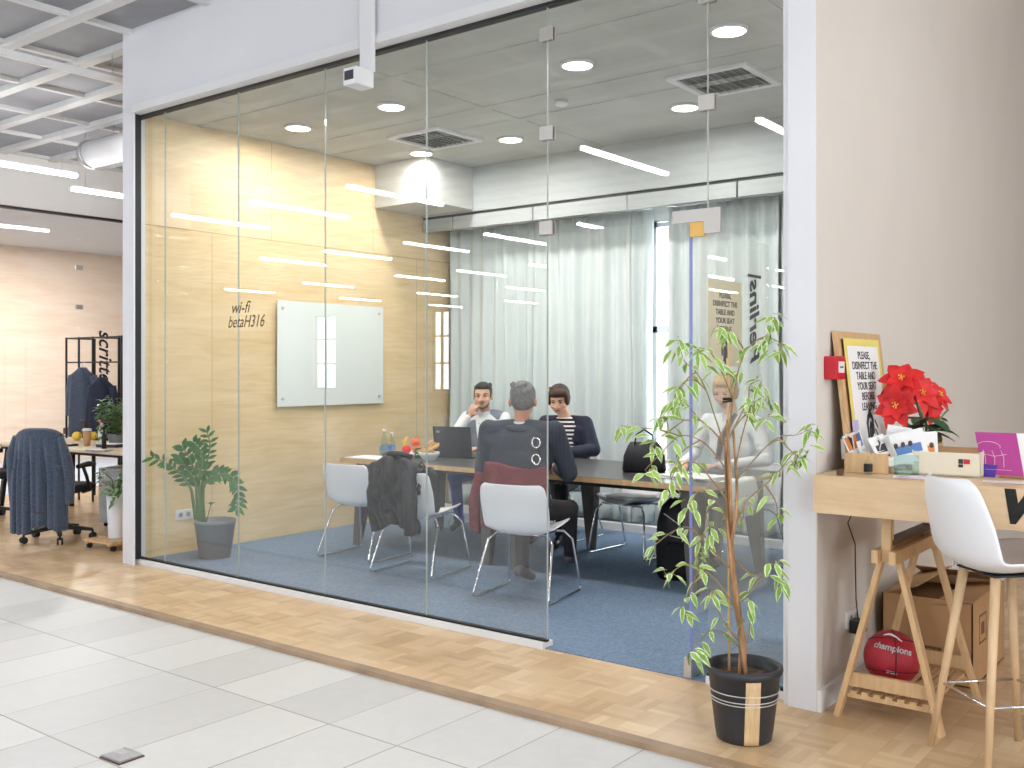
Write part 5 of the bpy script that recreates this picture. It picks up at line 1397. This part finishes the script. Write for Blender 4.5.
# man from behind
p3, T, chest, neck, S = person((-4.13, 5.38, .006), radians(20), 'grey-haired man in a dark pinstriped jacket seen from behind at the table', (.0, .10, 1.285), radians(14), radians(-8),
    (((.31, .16, .79), (.16, .44, .80), (-.6, .6, 0), (0, 0, -1), .7), ((-.31, .16, .79), (-.12, .44, .80), (.6, .6, 0), (0, 0, -1), .7)),
    (((.24, .44, .50), (.14, .86, .09), (-.0, .14, -.045)), ((-.10, .42, .47), (-.02, .15, .11), (.04, .10, -.06))),
    dict(shirt='shirt', trousers='suitgrey', shoe='shoegrey'), 'short', 'hairgrey', skin='skin2', lean=.07, sh=.235, top_r=1.32, jacket='suit', shz=1.08, k=1.10)
m_ = MB(); m_.lathe([(.070, -.03), (.066, .018), (.060, .018), (.062, -.03)], (neck.x, neck.y, neck.z), 24, cap=False); m_.build('shirt_collar', 'shirt', p3)
m_ = MB(); m_.tube([neck+V((.095*cos(a), .085*sin(a)-.008, -.03)) for a in [pi*(.9+1.2*q/12) for q in range(13)]], .024, 8); m_.build('jacket_collar', 'suit', p3)
co = thing('burgundy_coat', 'burgundy wool coat hung round the back of the seated grey-haired man', 'coat', (-4.13, 5.36, .006), radians(16))
def cf(u, v):
    a = pi*(1.08+.84*u) ; z = .86-v*.44; rr_ = .20+.02*v+.008*sin(12*u+5*v); ry = .185+.02*v
    return V((cos(a)*rr_*1.12, -.0+sin(a)*ry+.03-(.03*v), z+.02*sin(6*u)))
MB().grid(cf, 34, 22).build('wool_body', 'burgundy', co, solid=.014)
MB().tube([(-.245, -.06, .80), (-.275, -.08, .62), (-.27, -.09, .46), (-.26, -.09, .40)], [.03, .04, .038, .034], 10).build('sleeve', 'burgundy', co)
# fair-haired person behind the tree
p4, T, chest, neck, S = person((-3.40, 7.22, .006), radians(172), 'fair-haired person in a white open shirt behind the tall potted tree', (.0, .16, 1.33), radians(12), radians(-20),
    (((.33, .10, .82), (.20, .44, .785), (-.6, .6, 0), (0, 0, -1), .6), ((-.33, .10, .82), (-.12, .44, .785), (.7, .5, 0), (0, 0, -1), .6)),
    (((.13, .45, .50), (.14, .62, .09), (0, .14, -.045)), ((-.13, .45, .50), (-.13, .50, .09), (0, .14, -.045))),
    dict(shirt='shirt', trousers='brownpants', shoe='brown'), 'medium', 'hairfair', lean=.08, sh=.21, top_r=1.2, shz=1.10, k=1.08)
sc2 = MB().tube([neck+V((-.06, .03, .01)), neck+V((-.05, .11, -.07)), neck+V((-.01, .15, -.18)), neck+V((.02, .145, -.33))], [.018, .022, .026, .022], 8); sc2.build('brown_scarf', 'brown', p4)

# ================================================================== LIGHT
def area(loc, rot, sx, sy, e, col=(1, 1, 1)):
    l = bpy.data.lights.new('daylight', 'AREA'); l.shape = 'RECTANGLE'; l.size = sx; l.size_y = sy; l.energy = e; l.color = col
    o = bpy.data.objects.new('daylight', l); C.objects.link(o); o.location = loc; o.rotation_euler = rot
for a, b in WIN: area(((a+b)/2, -16.25, 2.15), (radians(90), 0, 0), b-a, 2.7, 42, (.93, .97, 1))
for a, b in ((-6.5, -3), (-1.5, 2)): area((8.25, (a+b)/2, 2.2), (radians(90), 0, radians(90)), b-a, 2.8, 210, (.95, .98, 1))
area(((gx0+gx1)/2, YB+.06, 1.7), (radians(-90), 0, 0), gx1-gx0, 2.4, 30, (.9, .96, 1))
w = bpy.data.worlds.new('sky'); bpy.context.scene.world = w; w.use_nodes = True
w.node_tree.nodes['Background'].inputs[0].default_value = (.82, .91, 1, 1); w.node_tree.nodes['Background'].inputs[1].default_value = 2.2
for (x, y) in ((-14, 5.2), (-14, 7.6)):  # area lights without fixtures, added to overexpose the far plywood
    ld = bpy.data.lights.new('added_office_light', 'AREA'); ld.shape = 'DISK'; ld.size = .3; ld.energy = 80; ld.color = (1, .95, .9)
    lo = bpy.data.objects.new('added_office_light', ld); C.objects.link(lo); lo.location = (x, y, 3.42)
sc_ = bpy.context.scene
sc_.view_settings.view_transform = 'Standard'; sc_.view_settings.look = 'None'; sc_.view_settings.gamma = 1
sc_.view_settings.use_curve_mapping = False; sc_.view_settings.exposure = .38
